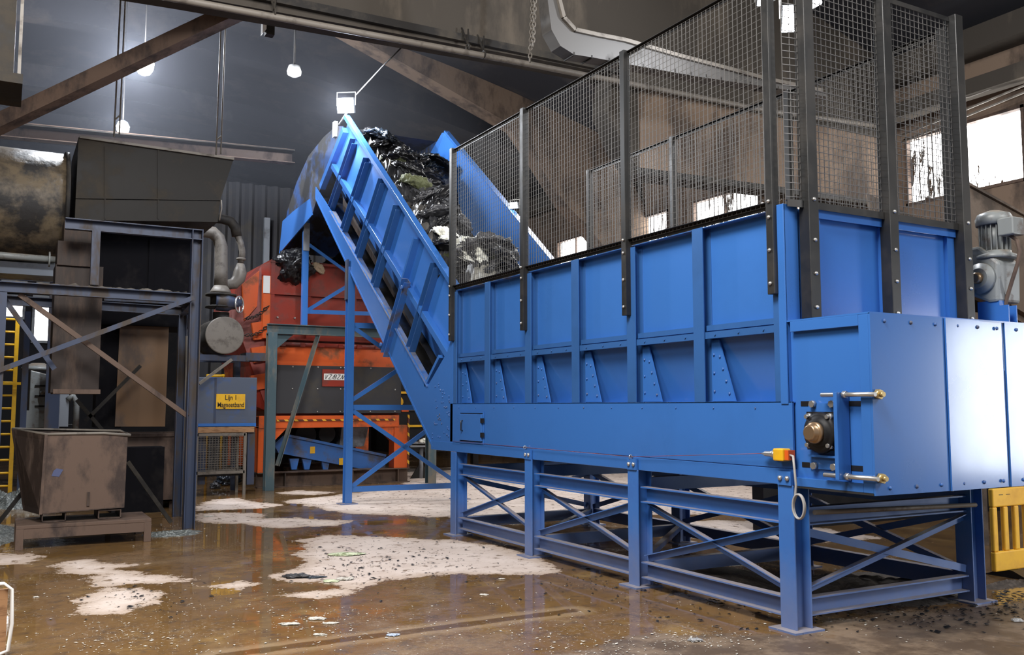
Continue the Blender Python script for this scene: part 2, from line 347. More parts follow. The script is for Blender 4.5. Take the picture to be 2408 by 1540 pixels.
for a, b in zip(ys[::2], ys[1::2]): mb.box((W, a, WZ0), (W + .3, b, WZ1))
struct(mb, 'wall_right', CONC, 'brown concrete wall under and between the high windows')
for i, (a, b) in enumerate(wins):
    m = MB(); t = .05
    m.box((W - .02, a, WZ0), (W + .12, b, WZ0 + t)); m.box((W - .02, a, WZ1 - t), (W + .12, b, WZ1))
    m.box((W - .02, a, WZ0), (W + .12, a + t, WZ1)); m.box((W - .02, b - t, WZ0), (W + .12, b, WZ1))
    for k in range(1, int((b - a) / .9)): y = a + (b - a) * k / int((b - a) / .9); m.box((W + .02, y - .015, WZ0), (W + .08, y + .015, WZ1))
    fr = struct(m, f'window_{i+1}', RUST)
    MB().box((W + .1, a, WZ0), (W + .11, b, WZ1)).build('pane', GLASS, fr)
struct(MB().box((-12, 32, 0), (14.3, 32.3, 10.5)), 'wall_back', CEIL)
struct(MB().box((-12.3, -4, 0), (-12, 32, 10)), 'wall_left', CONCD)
# sooty vaulted roof
def roof(x): return 9.9 - 2.2 * ((x - 1.5) / 13) ** 2
mb = MB()
mb.grid(lambda u, v: (-12.3 + 26.6 * u, -4 + 36 * v, roof(-12.3 + 26.6 * u)), 26, 20)
mb.grid(lambda u, v: (-12.3 + 26.6 * u, -4 + 36 * v, roof(-12.3 + 26.6 * u) + .25), 26, 2)
struct(mb, 'ceiling', CEIL, 'sooty dark vaulted roof')
# roof ribs following the vault, each with a line of rivets
k = 0
for y in (4.5, 15.4, 20, 24.5, 28.5):
    mb = MB(); xs = [-12 + 26 * i / 26 for i in range(27)]
    mb.prism([(x, y, roof(x) - .55) for x in xs] + [(x, y, roof(x) + .02) for x in xs[::-1]], (0, .4, 0))
    k += 1; struct(mb, f'trim_{k}', CEIL)
# big girder across the hall with its deep haunch to the window wall
mb = MB()
mb.prism([PY(-400, -150, YB), PY(430, -12, YB), PY(1240, 135, YB), PY(1440, 175, YB), (7.75, YB, 6.0), (8.0, YB, 5.5), (8.35, YB, 5.1), (W, YB, 5.25), (W, YB, 8.2), (8, YB, 9.4), (-4, YB, 9.3)], (0, .45, 0))
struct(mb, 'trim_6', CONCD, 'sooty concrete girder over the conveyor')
mb = MB(); mb.box((8.3, YB - .03, 5.16), (W - .01, YB - .005, 6.42)); struct(mb, 'trim_7', CONC, 'brown boarded concrete face of the girder end')
mb = MB(); mb.angle((8.2, YB - .05, 5.12), (W, YB - .05, 5.22), .1, .1, .012); struct(mb, 'trim_8', SOOT)
mb = MB(); mb.bar((-4, YB - .04, 6.52), (8.0, YB - .04, 6.62), .08, .1); struct(mb, 'trim_9', SOOT)
# girder farther back, its curved foot comes down between the far windows
Y3 = 18.2
cl = [PY(x, y, Y3) for x, y in ((1215, 300), (1262, 370), (1330, 478), (1385, 535), (1437, 600))]
cr = [PY(x, y, Y3) for x, y in ((1600, 640), (1560, 570), (1500, 455), (1475, 400), (1440, 330))]
mb = MB(); mb.prism(cl + cr + [(13, Y3, 9), (6, Y3, 9.6)], (0, .5, 0)); struct(mb, 'trim_10', CONC, 'curved concrete rib foot between the far windows')
# eave beam and conduits above the windows
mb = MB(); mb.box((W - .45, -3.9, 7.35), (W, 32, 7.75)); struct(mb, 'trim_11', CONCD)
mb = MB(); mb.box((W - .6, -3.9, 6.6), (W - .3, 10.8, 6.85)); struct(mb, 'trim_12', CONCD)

# ---- overhead services
def pipe_run(pts, r, name, m, label, cat, n=10):
    o = MB().tube(pts, r, n).build(name, m, loc=V(pts[0])); return tag(o, label, cat)
pr = thing('overhead_pipe', 'long pale pipe running along the underside of the big girder', 'pipe', (0, YB - .15, 6.35))
MB().tube([PY(-300, -130, YB - .15), PY(430, 0, YB - .15), PY(1240, 150, YB - .15), PY(1815, 262, YB - .15), (13.9, YB - .15, 6.62)], .042, 12).build('pipe', PIPE, pr)
for x, y in ((645, 30), (1100, 112), (1137, 128), (1467, 190)):
    p = PY(x, y, YB - .15)
    m = MB(); m.torus(p, (1, 0, .03), .05, .012); m.bar(p + V((0, 0, .05)), p + V((-.05, .09, .3)), .02, .02); m.bar(p + V((0, 0, .05)), p + V((.05, .09, .3)), .02, .02)
    m.build('hanger', SOOT, pr)
# chain: real links
def chain(name, p, q, pitch, r, m, label, group=None):
    p, q = V(p), V(q); n = int((q - p).length / pitch); d = (q - p).normalized(); mb = MB()
    e = d.orthogonal().normalized(); g = d.cross(e)
    for i in range(n):
        c = p + d * (i + .5) * pitch; a = e if i % 2 else g
        mb.tube([c + d * (math.cos(t) * pitch * .72) + a.cross(d) * (math.sin(t) * pitch * .42) for t in [2 * math.pi * k / 10 for k in range(10)]], r, 5, close=True)
    return tag(mb.build(name, m, loc=p), label, 'chain', group)
chain('hanging_chain', PY(1257, -120, 10.3), PY(1246, 148, 10.3), .055, .009, PIPE, 'steel chain hanging down in front of the big girder, left strand of the two')
chain('hanging_chain', PY(1263, -120, 10.25), PY(1253, 110, 10.25), .055, .009, PIPE, 'steel chain in front of the big girder, right strand that ends higher')
# ventilation duct with elbow
YD = 9.3
outer = [PY(1283, -160, YD), PY(1288, 0, YD), PY(1297, 70, YD), PY(1318, 108, YD), PY(1350, 128, YD), PY(1400, 136, YD), PY(1500, 155, YD), PY(1640, 180, YD), PY(1830, 208, YD), PY(1950, 228, YD)]
inner = [PY(1306, -160, YD), PY(1312, 0, YD), PY(1323, 43, YD), PY(1350, 72, YD), PY(1400, 83, YD), PY(1467, 96, YD), PY(1600, 134, YD), PY(1700, 160, YD), PY(1800, 187, YD), PY(1930, 214, YD)]
dt = thing('ventilation_duct', 'grey sheet metal air duct with an elbow hanging under the roof', 'duct', tuple(outer[-1]))
MB().prism(outer + inner[::-1], (0, .22, 0)).build('duct', DUCT, dt)
for (a, b), nm in ((inner[:2], 'flange'),):
    m = MB()
    for p, q in zip(inner[:-1], inner[1:]): m.bar(V(p) + V((0, -.02, 0)), V(q) + V((0, -.02, 0)), .05, .05, (0, 1, 0))
    m.build('flange', PIPE, dt)
for i in range(14):
    t = i / 13; a = outer[4].lerp(outer[8], t) if t < 1 else outer[8]
    MB().box((a.x - .008, YD - .004, a.z - .012), (a.x + .008, YD + .225, a.z + .03)).build('seam', SOOT, dt)
# sloping beam, tray beam, hanging box
bm_ = MB().bar(PY(-90, 333, 13.4), PY(575, 18, 11.5), .2, .19); tag(bm_.build('roof_strut', RUST, loc=PY(575, 18, 11.5)), 'sloping steel strut rising from the left edge to the pipe', 'beam')
tb = thing('cable_tray', 'straight dusty steel beam above the trapezoid hopper', 'beam', (2, 17, 6.2))
MB().channel(PY(-60, 299, 17), PY(690, 370, 17), .2, .26, .015, side=-1).build('beam', RUST, tb)
MB().bar(PY(-60, 286, 17), PY(690, 357, 17), .24, .02).build('cover_strip', SOOT, tb)
hb = thing('hanging_cabinet', 'sooty steel box hanging in the top left corner', 'cabinet', (-.5, 10.5, 5))
MB().box((-1.6, 10.2, PY(0, 168, 10.2).z), (PY(40, 0, 10.2).x, 10.9, 7.6)).build('body', SOOT, hb)
x1 = PY(57, 0, 10.2).x; MB().box((x1 - .03, 10.17, PY(0, 180, 10.2).z), (x1, 10.2, 7.6)).build('edge_strip', PIPE, hb)
MB().box((-1.6, 10.12, PY(0, 195, 10.2).z), (x1 + .02, 10.95, PY(0, 172, 10.2).z)).build('bottom_flange', SOOT, hb)
# ---- lamps
def flood(p, aim, w, h, name, label, strength_mat=LAMP, hang=None):
    p = V(p); d = (V(aim) - p).normalized(); t = thing(name, label, 'lamp', p, None)
    MB().bar(p - d * .09, p, w, h, (0, 0, 1)).build('housing', GREYL, t)
    MB().bar(p + d * .001, p + d * .012, w * .92, h * .92, (0, 0, 1)).build('lens', strength_mat, t)
    m = MB(); u = V((0, 0, 1)); r = d.cross(u).normalized()
    m.bar(p - d * .05 + r * (w / 2 + .015), p - d * .05 + r * (w / 2 + .015) + u * (h * .9), .01, .03); m.bar(p - d * .05 - r * (w / 2 + .015), p - d * .05 - r * (w / 2 + .015) + u * (h * .9), .01, .03)
    m.bar(p - d * .05 - r * (w / 2 + .02) + u * h * .9, p - d * .05 + r * (w / 2 + .02) + u * h * .9, .03, .01); m.build('bracket', ZINC, t)
    if hang: MB().tube([p - d * .05 + u * h * .9, V(hang)], .012, 6).build('hanger_rod', SOOT, t)
    return t
def depth_pt(x, y, d):
    r = ray(x, y); return EYEP + r * (d / r.dot(FW))
def bay_lamp(c, r, label):
    t = thing('flood_lamp', label, 'lamp', c)
    MB().lathe(c, (0, 0, -1), [(-r * 1.2, r * .3), (-r * .9, r * .75), (-r * .6, r * .85), (-r * .55, r * .5)], 20).build('housing', GREYL, t)
    MB().lathe(c, (0, 0, -1), [(-r * .55, r * .8), (-r * .2, r), (r * .5, r * .9), (r, r * .6), (r * 1.25, .01)], 20).build('lens', LAMP, t)
    MB().tube([c + V((0, 0, r * 1.15)), V((c.x, c.y, roof(c.x)))], .012, 6).build('hanger_rod', SOOT, t)
l1 = depth_pt(340, 152, 15.5); bay_lamp(l1, .16, 'glaring white lamp under the sloping steel strut')
l2 = depth_pt(289, 300, 17.2); bay_lamp(l2, .12, 'smaller glaring lamp just above the trapezoid hopper')
l4 = PY(1464, 391, 18.08); flood(l4, (6, 6, 2), .11, .10, 'flood_lamp', 'tiny lamp shining on the far concrete rib behind the fence')
l6 = depth_pt(1856, 45, 10.5); flood(l6, (4, 2, 2), .16, .30, 'flood_lamp', 'glaring lamp just right of the tall corner fence post', hang=(l6.x, l6.y, 9))
l8 = depth_pt(1800, 4, 11); flood(l8, (4, 2, 2), .2, .1, 'flood_lamp', 'white lamp at the top edge just left of the corner fence post', hang=(l8.x, l8.y, 9))
l7 = depth_pt(618, 58, 11.8)
dl = thing('bulkhead_lamp', 'unlit white half round lamp under the girder pipe', 'lamp', l7)
MB().prism([l7 + V((0, 0, .12)) , l7 + V((.05, 0, .05)), l7 + V((.05, 0, -.05)), l7 + V((0, 0, -.12))], (0, .1, 0)).build('lens', WHITE, dl)
MB().box(l7 + V((.05, -.0, -.11)), l7 + V((.16, .12, .1))).build('housing', SOOT, dl); MB().tube([l7 + V((.1, .06, .1)), V((l7.x + .1, l7.y + .06, roof(l7.x) - .01))], .012, 6).build('hanger_rod', SOOT, dl)
a, b = depth_pt(1876, 30, 11), depth_pt(1928, 2, 11)
tl = thing('tube_lamp', 'short bright tube lamp beside the glaring lamp on the fence corner', 'lamp', a)
MB().tube([a, b], .045, 10).build('tube', TUBE, tl)
MB().bar(a + V((0, 0, .06)), b + V((0, 0, .06)), .1, .04).build('housing', GREYL, tl); MB().tube([(a + b) / 2 + V((0, 0, .07)), ((a + b) / 2).xy.to_3d() + V((0, 0, 8.9))], .01, 6).build('hanger_rod', SOOT, tl)
c = depth_pt(692, 168, 16)
gl = thing('ceiling_lamp', 'small unlit round glass lamp on the dark roof', 'lamp', c)
MB().lathe(c, (0, 0, -1), [(-.1, .10), (0, .13), (.06, .12), (.1, .05)]).build('glass', WHITE, gl); MB().tube([c + V((0, 0, .1)), (c.x, c.y, roof(c.x))], .02).build('stem', SOOT, gl)
# cable running down to the lamp on the conveyor head, and sagging cables at the right
pipe_run([PY(948, 108, 11.8), PY(900, 155, 12.8), PY(838, 222, 14.5)], .012, 'lamp_cable', SOOT, 'thin cable running down to the lamp on the conveyor head', 'cable', 6)
pipe_run([PX(2420, 165, 13.5), PX(2350, 200, 13.5), PX(2280, 226, 13.5), PX(2190, 240, 13.5), PX(2110, 245, 13.5)], .02, 'sagging_cable', PIPE, 'pale cable sagging across the wall above the right windows', 'cable', 6)
for dy, w_ in ((0, 'upper'), (16, 'lower')):
    pipe_run([PX(2420, 196 + dy, 13.6), PX(2260, 262 + dy, 13.6), PX(2120, 318 + dy, 13.6)], .018, 'wall_conduit', PIPE, f'{w_} of two thin conduits along the top of the right windows', 'conduit', 6)
# ================================================================== BLUE FEED HOPPER AND INCLINED CONVEYOR
X0, X1 = 5.02, 7.06          # near and far outer faces
YN, YF = 4.88, 10.6          # hopper ends
ZB, ZS, ZT = 1.03, 1.635, 3.08
hc = thing('feed_conveyor', 'big bright blue steel feed hopper with inclined conveyor on blue legs', 'conveyor', (6.0, 7.6, ZB))
# near and far side walls
m = MB(); m.box((X0 + .10, YN, 2.17), (X0 + .115, YF, ZT)); m.build('side_panel', BLUE, hc)
m = MB(); m.box((X1 - .115, YN, ZB), (X1 - .10, YF, ZT)); m.build('side_panel', BLUE, hc)
# top flange
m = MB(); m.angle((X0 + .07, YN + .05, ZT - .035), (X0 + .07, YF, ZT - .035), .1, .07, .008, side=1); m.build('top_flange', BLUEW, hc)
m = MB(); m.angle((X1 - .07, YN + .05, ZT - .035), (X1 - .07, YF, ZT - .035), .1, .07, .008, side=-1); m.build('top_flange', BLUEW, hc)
RIBY = [10.52, 9.62, 8.655, 7.71, 6.77, 5.84, 4.93]
def rib_mesh(y, top=ZT):
    m = MB(); m.hbeam((X0 + .055, y, ZS), (X0 + .055, y, top), .13, .10, .012, up=(1, 0, 0)); return m
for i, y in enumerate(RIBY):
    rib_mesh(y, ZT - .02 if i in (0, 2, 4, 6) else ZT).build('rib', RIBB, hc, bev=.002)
m = MB()
for y in RIBY: pass
for y0, y1 in zip(RIBY[:-1], RIBY[1:]):
    a, b = y0 - .065, y1 + .065
    m = MB(); m.box((X0 + .035, b, 2.215), (X0 + .1, a, 2.26)); m.box((X0 + .02, b, 2.15), (X0 + .1, a, 2.205)); m.box((X0 + .045, b, 2.2), (X0 + .1, a, 2.22))
    for yy in (b + .12, (a + b) / 2, a - .12): m.tube([(X0 + .02, yy, 2.178), (X0 + .012, yy, 2.178)], .009, 6)
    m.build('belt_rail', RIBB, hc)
    g = MB(); yb = y0 - .065
    g.prism([(X0 + .085, yb, 1.64), (X0 + .085, yb, 2.14), (X0 + .085, yb - .09, 2.14), (X0 + .085, yb - .27, 1.64)], (.012, 0, 0))
    gp = g.build('gusset_plate', BLUE, hc)
    for dy, z in ((.03, 2.02), (.03, 1.87), (.03, 1.72), (.10, 2.0), (.135, 1.9), (.17, 1.8), (.205, 1.7)):
        MB().lathe((X0 + .085, yb - dy, z), (-1, 0, 0), [(0, .012), (.006, .011), (.011, .005)], 8).build('bolt', BLUEW, gp)
# sloping inner pan (lower half leans inward as in the photo) and hopper floor
MB().prism([(X0 + .105, YN, 2.18), (X0 + .24, YN, 1.60), (X0 + .255, YN, 1.60), (X0 + .12, YN, 2.18)], (0, YF - YN, 0)).build('lower_side_panel', BLUE, hc)
MB().box((X0 + .5, YN, 1.3), (X1 - .5, 11.2, 1.34)).build('belt', DARK, hc)
# skirt
m = MB(); m.box((X0, YN - .05, ZB + .12), (X0 + .02, 10.62, ZS)); m.box((X0 - .006, YN - .05, ZB), (X0 + .05, 11.2, ZB + .115)); m.box((X0, YN - .05, ZS - .012), (X0 + .25, 10.62, ZS))
m.build('skirt', BLUE, hc, bev=.003)
for y in np.arange(5.2, 10.5, .47):
    MB().lathe((X0, y, 1.585), (-1, 0, 0), [(0, .008), (.006, .006)], 8).build('rivet', BLUEW, hc)
m = MB(); m.box((X1 - .02, YN - .05, ZB), (X1, 10.62, ZS)); m.build('skirt', BLUE, hc)
MB().box((X0 + .03, YN, ZB + .02), (X1 - .03, 11.0, ZB + .05)).build('bottom_pan', BLUEG, hc)
# access door
p0, p1 = PX(1085, 972, X0), PX(1136, 1037, X0)
MB().box((X0 - .004, p1.y - .012, 1.171), (X0 - .001, p0.y + .012, 1.517)).build('door_gap', BLACK, hc)  # black sheet standing in for the dark gap around the door
dr = MB().box((X0 - .03, p1.y, 1.183), (X0 - .005, p0.y, 1.505)).build('access_door', BLUE, hc, bev=.004)
fr = MB()
for a, b in (((p1.y - .03, 1.15), (p0.y + .03, 1.171)), ((p1.y - .03, 1.517), (p0.y + .03, 1.535)), ((p0.y + .012, 1.171), (p0.y + .03, 1.517)), ((p1.y - .03, 1.171), (p1.y - .012, 1.517))):
    fr.box((X0 - .014, a[0], a[1]), (X0 - .004, b[0], b[1]))
fr.build('door_frame', BLUE, dr)
for z in (1.26, 1.43): MB().box((X0 - .034, p1.y - .05, z - .028), (X0 - .01, p1.y + .01, z + .028)).build('hinge', BLACK, dr, 'black hinge')
hy = p0.y - .1
MB().tube([(X0 - .02, hy, 1.30), (X0 - .055, hy, 1.305), (X0 - .055, hy, 1.42), (X0 - .02, hy, 1.425)], .009, 6).build('handle', BLACK, dr, 'black bow handle')
# --- hopper end wall
m = MB(); m.box((X0 + .12, YN, ZB), (X1 - .02, YN + .012, ZT)); m.build('end_panel', BLUE, hc)
m = MB(); m.angle((X0 + .2, YN - .02, ZT - .03), (X1 + .12, YN - .02, ZT - .03), .07, .07, .008, side=1); m.build('top_flange', BLUE, hc)
for x in (5.3, 6.08, 6.9): MB().box((x - .05 + .03, YN - .035, 2.0), (x + .05 + .03, YN, ZT - .06)).build('rib', BLUE, hc)
m = MB(); m.box((X0, YN - .02, ZS - .02), (X0 + .14, YN + .02, ZT + .02)); m.box((X0 - .008, YN - .02, ZS - .02), (X0 + .01, YN + .05, ZT + .02)); m.build('corner_post', BLUE, hc, bev=.003)
# --- end housing (tail box)
ZH, YH, XH = 2.215, 4.135, 7.62
eh = thing_part = MB()
eh.box((X0 + .04, YH + .02, ZB), (X0 + .05, YN, ZH - .02))                       # recessed side face
eh = eh.build('tail_housing', BLUE, hc)
m = MB(); zt = ZH
m.box((X0, YH + .086, zt - .075), (X0 + .045, YN - .05, zt)); m.build('side_frame_top', BLUE, eh, bev=.003)
m = MB(); m.box((X0, YH + .005, 1.029), (X0 + .045, YH + .085, zt - .001)); m.build('side_frame_upright', BLUE, eh, bev=.003)
m = MB(); m.box((X0, YH + .086, 1.029), (X0 + .045, YN - .05, 1.09)); m.build('side_frame_bottom', BLUE, eh, bev=.003)
m = MB(); m.box((X0, YH - .01, zt), (XH, YN, zt + .012)); m.build('housing_cover', BLUE, eh)
m = MB(); m.box((X0, YH, 1.015), (XH, YN, 1.028)); m.build('housing_bottom', BLUEG, eh)
def frontplate(xa, xb, tilt):
    m = MB(); m.add([(xa, YH - .012 + tilt, 1.015), (xb, YH - .012 - tilt, 1.015), (xb, YH - .012 - tilt, zt + .005), (xa, YH - .012 + tilt, zt + .005), (xa, YH + .004, 1.015), (xb, YH + .004, 1.015), (xb, YH + .004, zt + .005), (xa, YH + .004, zt + .005)],
      [(0, 1, 2, 3), (7, 6, 5, 4), (0, 4, 5, 1), (1, 5, 6, 2), (2, 6, 7, 3), (3, 7, 4, 0)])
    o = m.build('front_plate', BLUE, eh)
    for z in (1.06, zt - .045):
        for x in (xa + .14, (xa + xb) / 2 + .03, xb - .09):
            MB().lathe((x, YH - .012, z), (0, -1, 0), [(0, .014), (.008, .012), (.012, .004)], 8).build('bolt', BLUEW, o)
frontplate(X0 + .0, 5.775, 0); frontplate(5.785, 6.472, -.012); frontplate(6.482, XH, .0)
# slots, bearing, take-up plate on the housing side
XS = X0 + .038
def slot(x, y): a = PX(x, y, XS); MB().box((XS - .001, a.y - .055, a.z - .018), (XS + .006, a.y + .055, a.z + .018)).build('slot', BLACK, eh, 'dark adjusting slot')
for q in ((1897, 949), (2010, 949), (1900, 1093), (2014, 1101)): slot(*q)
pa, pb = PX(1908, 968, XS), PX(1979, 1060, XS)
MB().box((XS - .012, pb.y - .02, 1.16), (XS, PX(1905, 1000, XS).y, 1.62)).build('slide_plate', BLUE, eh)
bf = MB().box((XS - .05, pb.y, pb.z), (XS - .012, pa.y, pa.z)).build('bearing_housing', DARK, eh, 'black square flange bearing')
c = PX(1933, 1017, XS - .05)
MB().lathe(c + V((.0, 0, 0)), (-1, 0, 0), [(0, .145), (.03, .14), (.04, .12), (.042, .10), (.06, .095), (.062, .07)], 28).build('bearing_ring', DARK, bf)
MB().lathe(c + V((-.055, 0, 0)), (-1, 0, 0), [(0, .075), (.03, .075), (.035, .06), (.036, .055), (.07, .055), (.075, .045)], 28).build('shaft', SHAFT, bf, 'greasy bare steel shaft end')
for dy in (-1, 1):
    for dz in (-1, 1):
        yb, zb = (pa.y + pb.y) / 2 + dy * (pa.y - pb.y) * .36, (pa.z + pb.z) / 2 + dz * (pa.z - pb.z) * .37
        MB().hexbolt((XS - .05, yb, zb), (-1, 0, 0), .026, .03).tube([(XS - .08, yb, zb), (XS - .1, yb, zb)], .015, 8).build('bolt', ZINC, bf, 'zinc bolt')
q0, q1 = PX(1981, 922, X0 - .04), PX(1981, 1128, X0 - .04)
MB().box((X0 - .09, q1.y - .015, q1.z), (X0 + .03, q1.y + .015, q0.z)).build('take_up_plate', BLUE, eh, bev=.002)
for (x, y) in ((1978, 928), (1985, 1120)):
    p = PX(x, y, X0 - .03)
    MB().tube([(p.x, p.y + .17, p.z), (p.x, YH - .06, p.z)], .016, 8).hexbolt((p.x, p.y - .018, p.z), (0, -1, 0), .026, .03).build('take_up_bolt', ZINC, eh, 'zinc threaded adjusting bolt')
    MB().hexbolt((X0 + .035, YH - .016, p.z), (0, -1, 0), .034, .035).tube([(X0 + .035, YH - .05, p.z), (X0 + .035, YH - .075, p.z)], .018, 8).build('nut', BRASS, eh, 'yellow zinc nut')
for q in ((1914, 950), (1960, 950), (1918, 1095), (1965, 1098)):
    p = PX(*q, XS - .012); MB().hexbolt((XS - .012, p.y, p.z), (-1, 0, 0), .026, .03).build('bolt', ZINC, eh, 'zinc bolt')
MB().box((XS - .05, pb.y, pb.z - .05), (XS - .012, pa.y, pb.z - .035)).build('bearing_shelf', BLUE, eh)

# --- inclined conveyor. Outline measured in the plane of its near wall
def I(x, y, xp=X0): return PX(x, y, xp)
def side(points, xa, xb):        # (Y,Z) polygon between two X planes
    return MB().prism([(xa, y, z) for y, z in points], (xb - xa, 0, 0))
TOP0, TOP1 = (10.5, 3.06), (15.02, 6.62)
def cap(y): return TOP0[1] + (TOP1[1] - TOP0[1]) * (y - TOP0[0]) / (TOP1[0] - TOP0[0])
def bot(y): return 1.03 + (5.53 - 1.03) * (y - 11.14) / (16.55 - 11.14)
def mid(y): return 2.218 + (5.944 - 2.218) * (y - 10.715) / (15.746 - 10.715)
def stop(y): return 1.874 + (5.097 - 1.874) * (y - 11.33) / (15.676 - 11.33)
HE = [(15.02, 6.62), (15.75, 5.944), (15.95, 5.3), (16.55, 5.53)]
SL = mat('blue_side_liner', (.036, .16, .52, 1), .36, coat=.2)
for xa, xb, nm in ((X0 + .10, X0 + .115, 'near'), (X1 - .115, X1 - .1, 'far')):
    side([TOP0, (10.5, 2.3), (10.72, mid(10.72)), (15.75, mid(15.75)), TOP1], xa, xb).build('incline_wall', SL, hc)
# lower wall leans inward below the middle rail; the gap below it shows the dark belt edge
m = MB(); m.add([(X0 + .105, 10.7, mid(10.7)), (X0 + .105, 15.75, mid(15.75)), (X0 + .30, 15.9, stop(15.9) + .16), (X0 + .30, 11.2, stop(11.2) + .12)], [(0, 1, 2, 3)]); m.build('lower_wall', SL, hc)
m = MB(); m.add([(X0 + .32, 11.0, stop(11.0) - .1), (X0 + .32, 15.95, stop(15.95) - .1), (X0 + .32, 15.95, stop(15.95) + .5), (X0 + .32, 11.0, stop(11.0) + .5)], [(0, 1, 2, 3)]); m.build('belt_edge', RUSTD, hc)
# strip frame (lower chord), near and far
def strip(xa, xb):
    return side([(10.55, ZB), (10.55, ZS + .9), (10.72, 2.3), (11.33, 1.874), (15.676, 5.097), (16.6, 5.72), (16.62, 5.53), (11.14, ZB)], xa, xb)
strip(X0, X0 + .016).build('lower_chord', BLUE, hc)
strip(X1 - .016, X1).build('lower_chord', BLUE, hc)
m = MB(); m.bar((X0 + .03, 11.14, ZB + .03), (X0 + .03, 16.58, 5.50), .075, .03); m.build('chord_flange', BLUE, hc)
m = MB(); m.bar((X0 + .04, 11.33, 1.86), (X0 + .04, 15.68, 5.08), .12, .012); m.build('chord_ledge', BLUEW, hc)
m = MB(); m.add([(X0 + .02, 11.2, 1.06), (X1 - .02, 11.2, 1.06), (X1 - .02, 16.58, 5.55), (X0 + .02, 16.58, 5.55)], [(0, 1, 2, 3)]); m.build('bottom_pan', BLUEG, hc)
m = MB(); m.add([(X0 + .2, 10.9, 1.6), (X1 - .2, 10.9, 1.6), (X1 - .2, 16.4, 6.0), (X0 + .2, 16.4, 6.0)], [(0, 1, 2, 3)]); m.build('incline_belt', DARK, hc)
# cap rail and middle rail
m = MB(); m.bar((X0 + .06, 10.56, cap(10.56)), (X0 + .06, 15.05, cap(15.05)), .1, .07); m.build('cap_rail', BLUE, hc, bev=.003)
m = MB(); m.bar((X1 - .06, 10.56, cap(10.56)), (X1 - .06, 15.05, cap(15.05)), .1, .07); m.build('cap_rail', BLUE, hc, bev=.003)
m = MB(); m.bar((X0 + .055, 10.62, mid(10.62)), (X0 + .055, 15.7, mid(15.7)), .09, .09); m.build('middle_rail', BLUE, hc, bev=.003)
# bolted knuckle between hopper and incline
for k in range(46):
    y = 10.62 + random.random() * .55; z = 1.15 + random.random() * .75
    if z < bot(y) + .12 or z > 1.95 - (y - 10.6) * .1: continue
    MB().lathe((X0, y, z), (-1, 0, 0), [(0, .011), (.008, .009), (.011, .003)], 8).build('bolt', BLUEW, hc)
# ribs square to the slope
ribs = [((832, 332), (777, 494)), ((863, 377), (806, 549)), ((899, 426), (840, 608)), ((935, 488), (878, 680)), ((1024, 624), (961, 836))]
for a, b in ribs:
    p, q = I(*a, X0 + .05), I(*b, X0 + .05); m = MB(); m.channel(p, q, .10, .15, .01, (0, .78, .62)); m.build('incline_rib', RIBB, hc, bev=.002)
p, q = I(955, 660, X0 - .02), I(905, 834, X0 - .02); m = MB(); m.channel(p, q, .1, .13, .01, (0, .78, .62)); m.hexbolt(p + V((-.05, 0, -.1)), (-1, 0, 0), .03, .03); m.hexbolt(q + V((-.05, 0, .15)), (-1, 0, 0), .03, .03); m.build('splice_brace', BLUEW, hc, 'short bolted channel across the slope')
p, q = I(980, 560, X0 + .05), I(951, 660, X0 + .05); MB().bar(p, q, .1, .05, (0, .78, .62)).build('incline_rib', BLUE, hc)
p, q = I(1040, 838, X0 + .05), I(1006, 907, X0 + .05); MB().bar(p, q, .1, .05, (0, .78, .62)).build('incline_rib', BLUE, hc)
for a, b in (((812, 306), (758, 440)), ):
    p, q = I(*a, X0 + .05), I(*b, X0 + .05); MB().bar(p, q, .1, .12, (0, .78, .62)).build('head_rib', BLUE, hc)
# far wall end plate above the heap and discharge head
side([(14.9, 6.6), (15.15, 6.66), (15.9, 6.3), (16.3, 5.7), (15.7, 5.6)], X1 - .1, X1 - .085).build('head_side', BLUE, hc)
hp = [(x.y, x.z) for x in (PX(*q, X0) for q in ((803, 296), (786, 296), (757, 322), (722, 366), (694, 428), (672, 496), (657, 594), (730, 505), (740, 470)))]
side(hp, X0 + .03, X0 + .045).build('discharge_hood', BLUEG, hc, 'grimy blue discharge hood')
hp2 = [(x.y, x.z) for x in (PX(*q, X0 + .02) for q in ((728, 468), (735, 505), (657, 597), (665, 520), (690, 497)))]
side(hp2, X0 + .012, X0 + .03).build('hood_plate', BLUE, hc, 'clean blue plate under the grimy hood')
side(hp, X1 - .05, X1 - .035).build('discharge_hood', BLUEG, hc, 'grimy blue discharge hood')
m = MB(); ys, zs = zip(*hp[1:7])
for (ya, za), (yb, zb) in zip(hp[1:6], hp[2:7]): m.add([(X0 + .04, ya, za), (X1 - .04, ya, za), (X1 - .04, yb, zb), (X0 + .04, yb, zb)], [(0, 1, 2, 3)])
m.build('hood_cover', BLUEG, hc)
# lamps fixed on the conveyor
a = I(812, 248, X0 + .02); flood(a, a + V((-1.4, -2.0, -.8)), .30, .26, 'work_light', 'blazing work light on top of the conveyor head')
MB().tube([a + V((.05, .05, -.1)), I(798, 292, X0 + .05)], .02, 6).build('lamp_post', ZINC, hc)
MB().box(I(788, 302, X0 + .01) + V((-.03, -.06, -.16)), I(788, 302, X0 + .01) + V((.03, .06, .12))).build('lamp_box', WHITE, hc, 'pale box by the lamp')
a = PX(1208, 490, X1 - .06); flood(a + V((0, 0, .05)), a + V((-2.5, -2, -.4)), .13, .1, 'work_light', 'small bright work light on the far wall of the conveyor behind the fence')
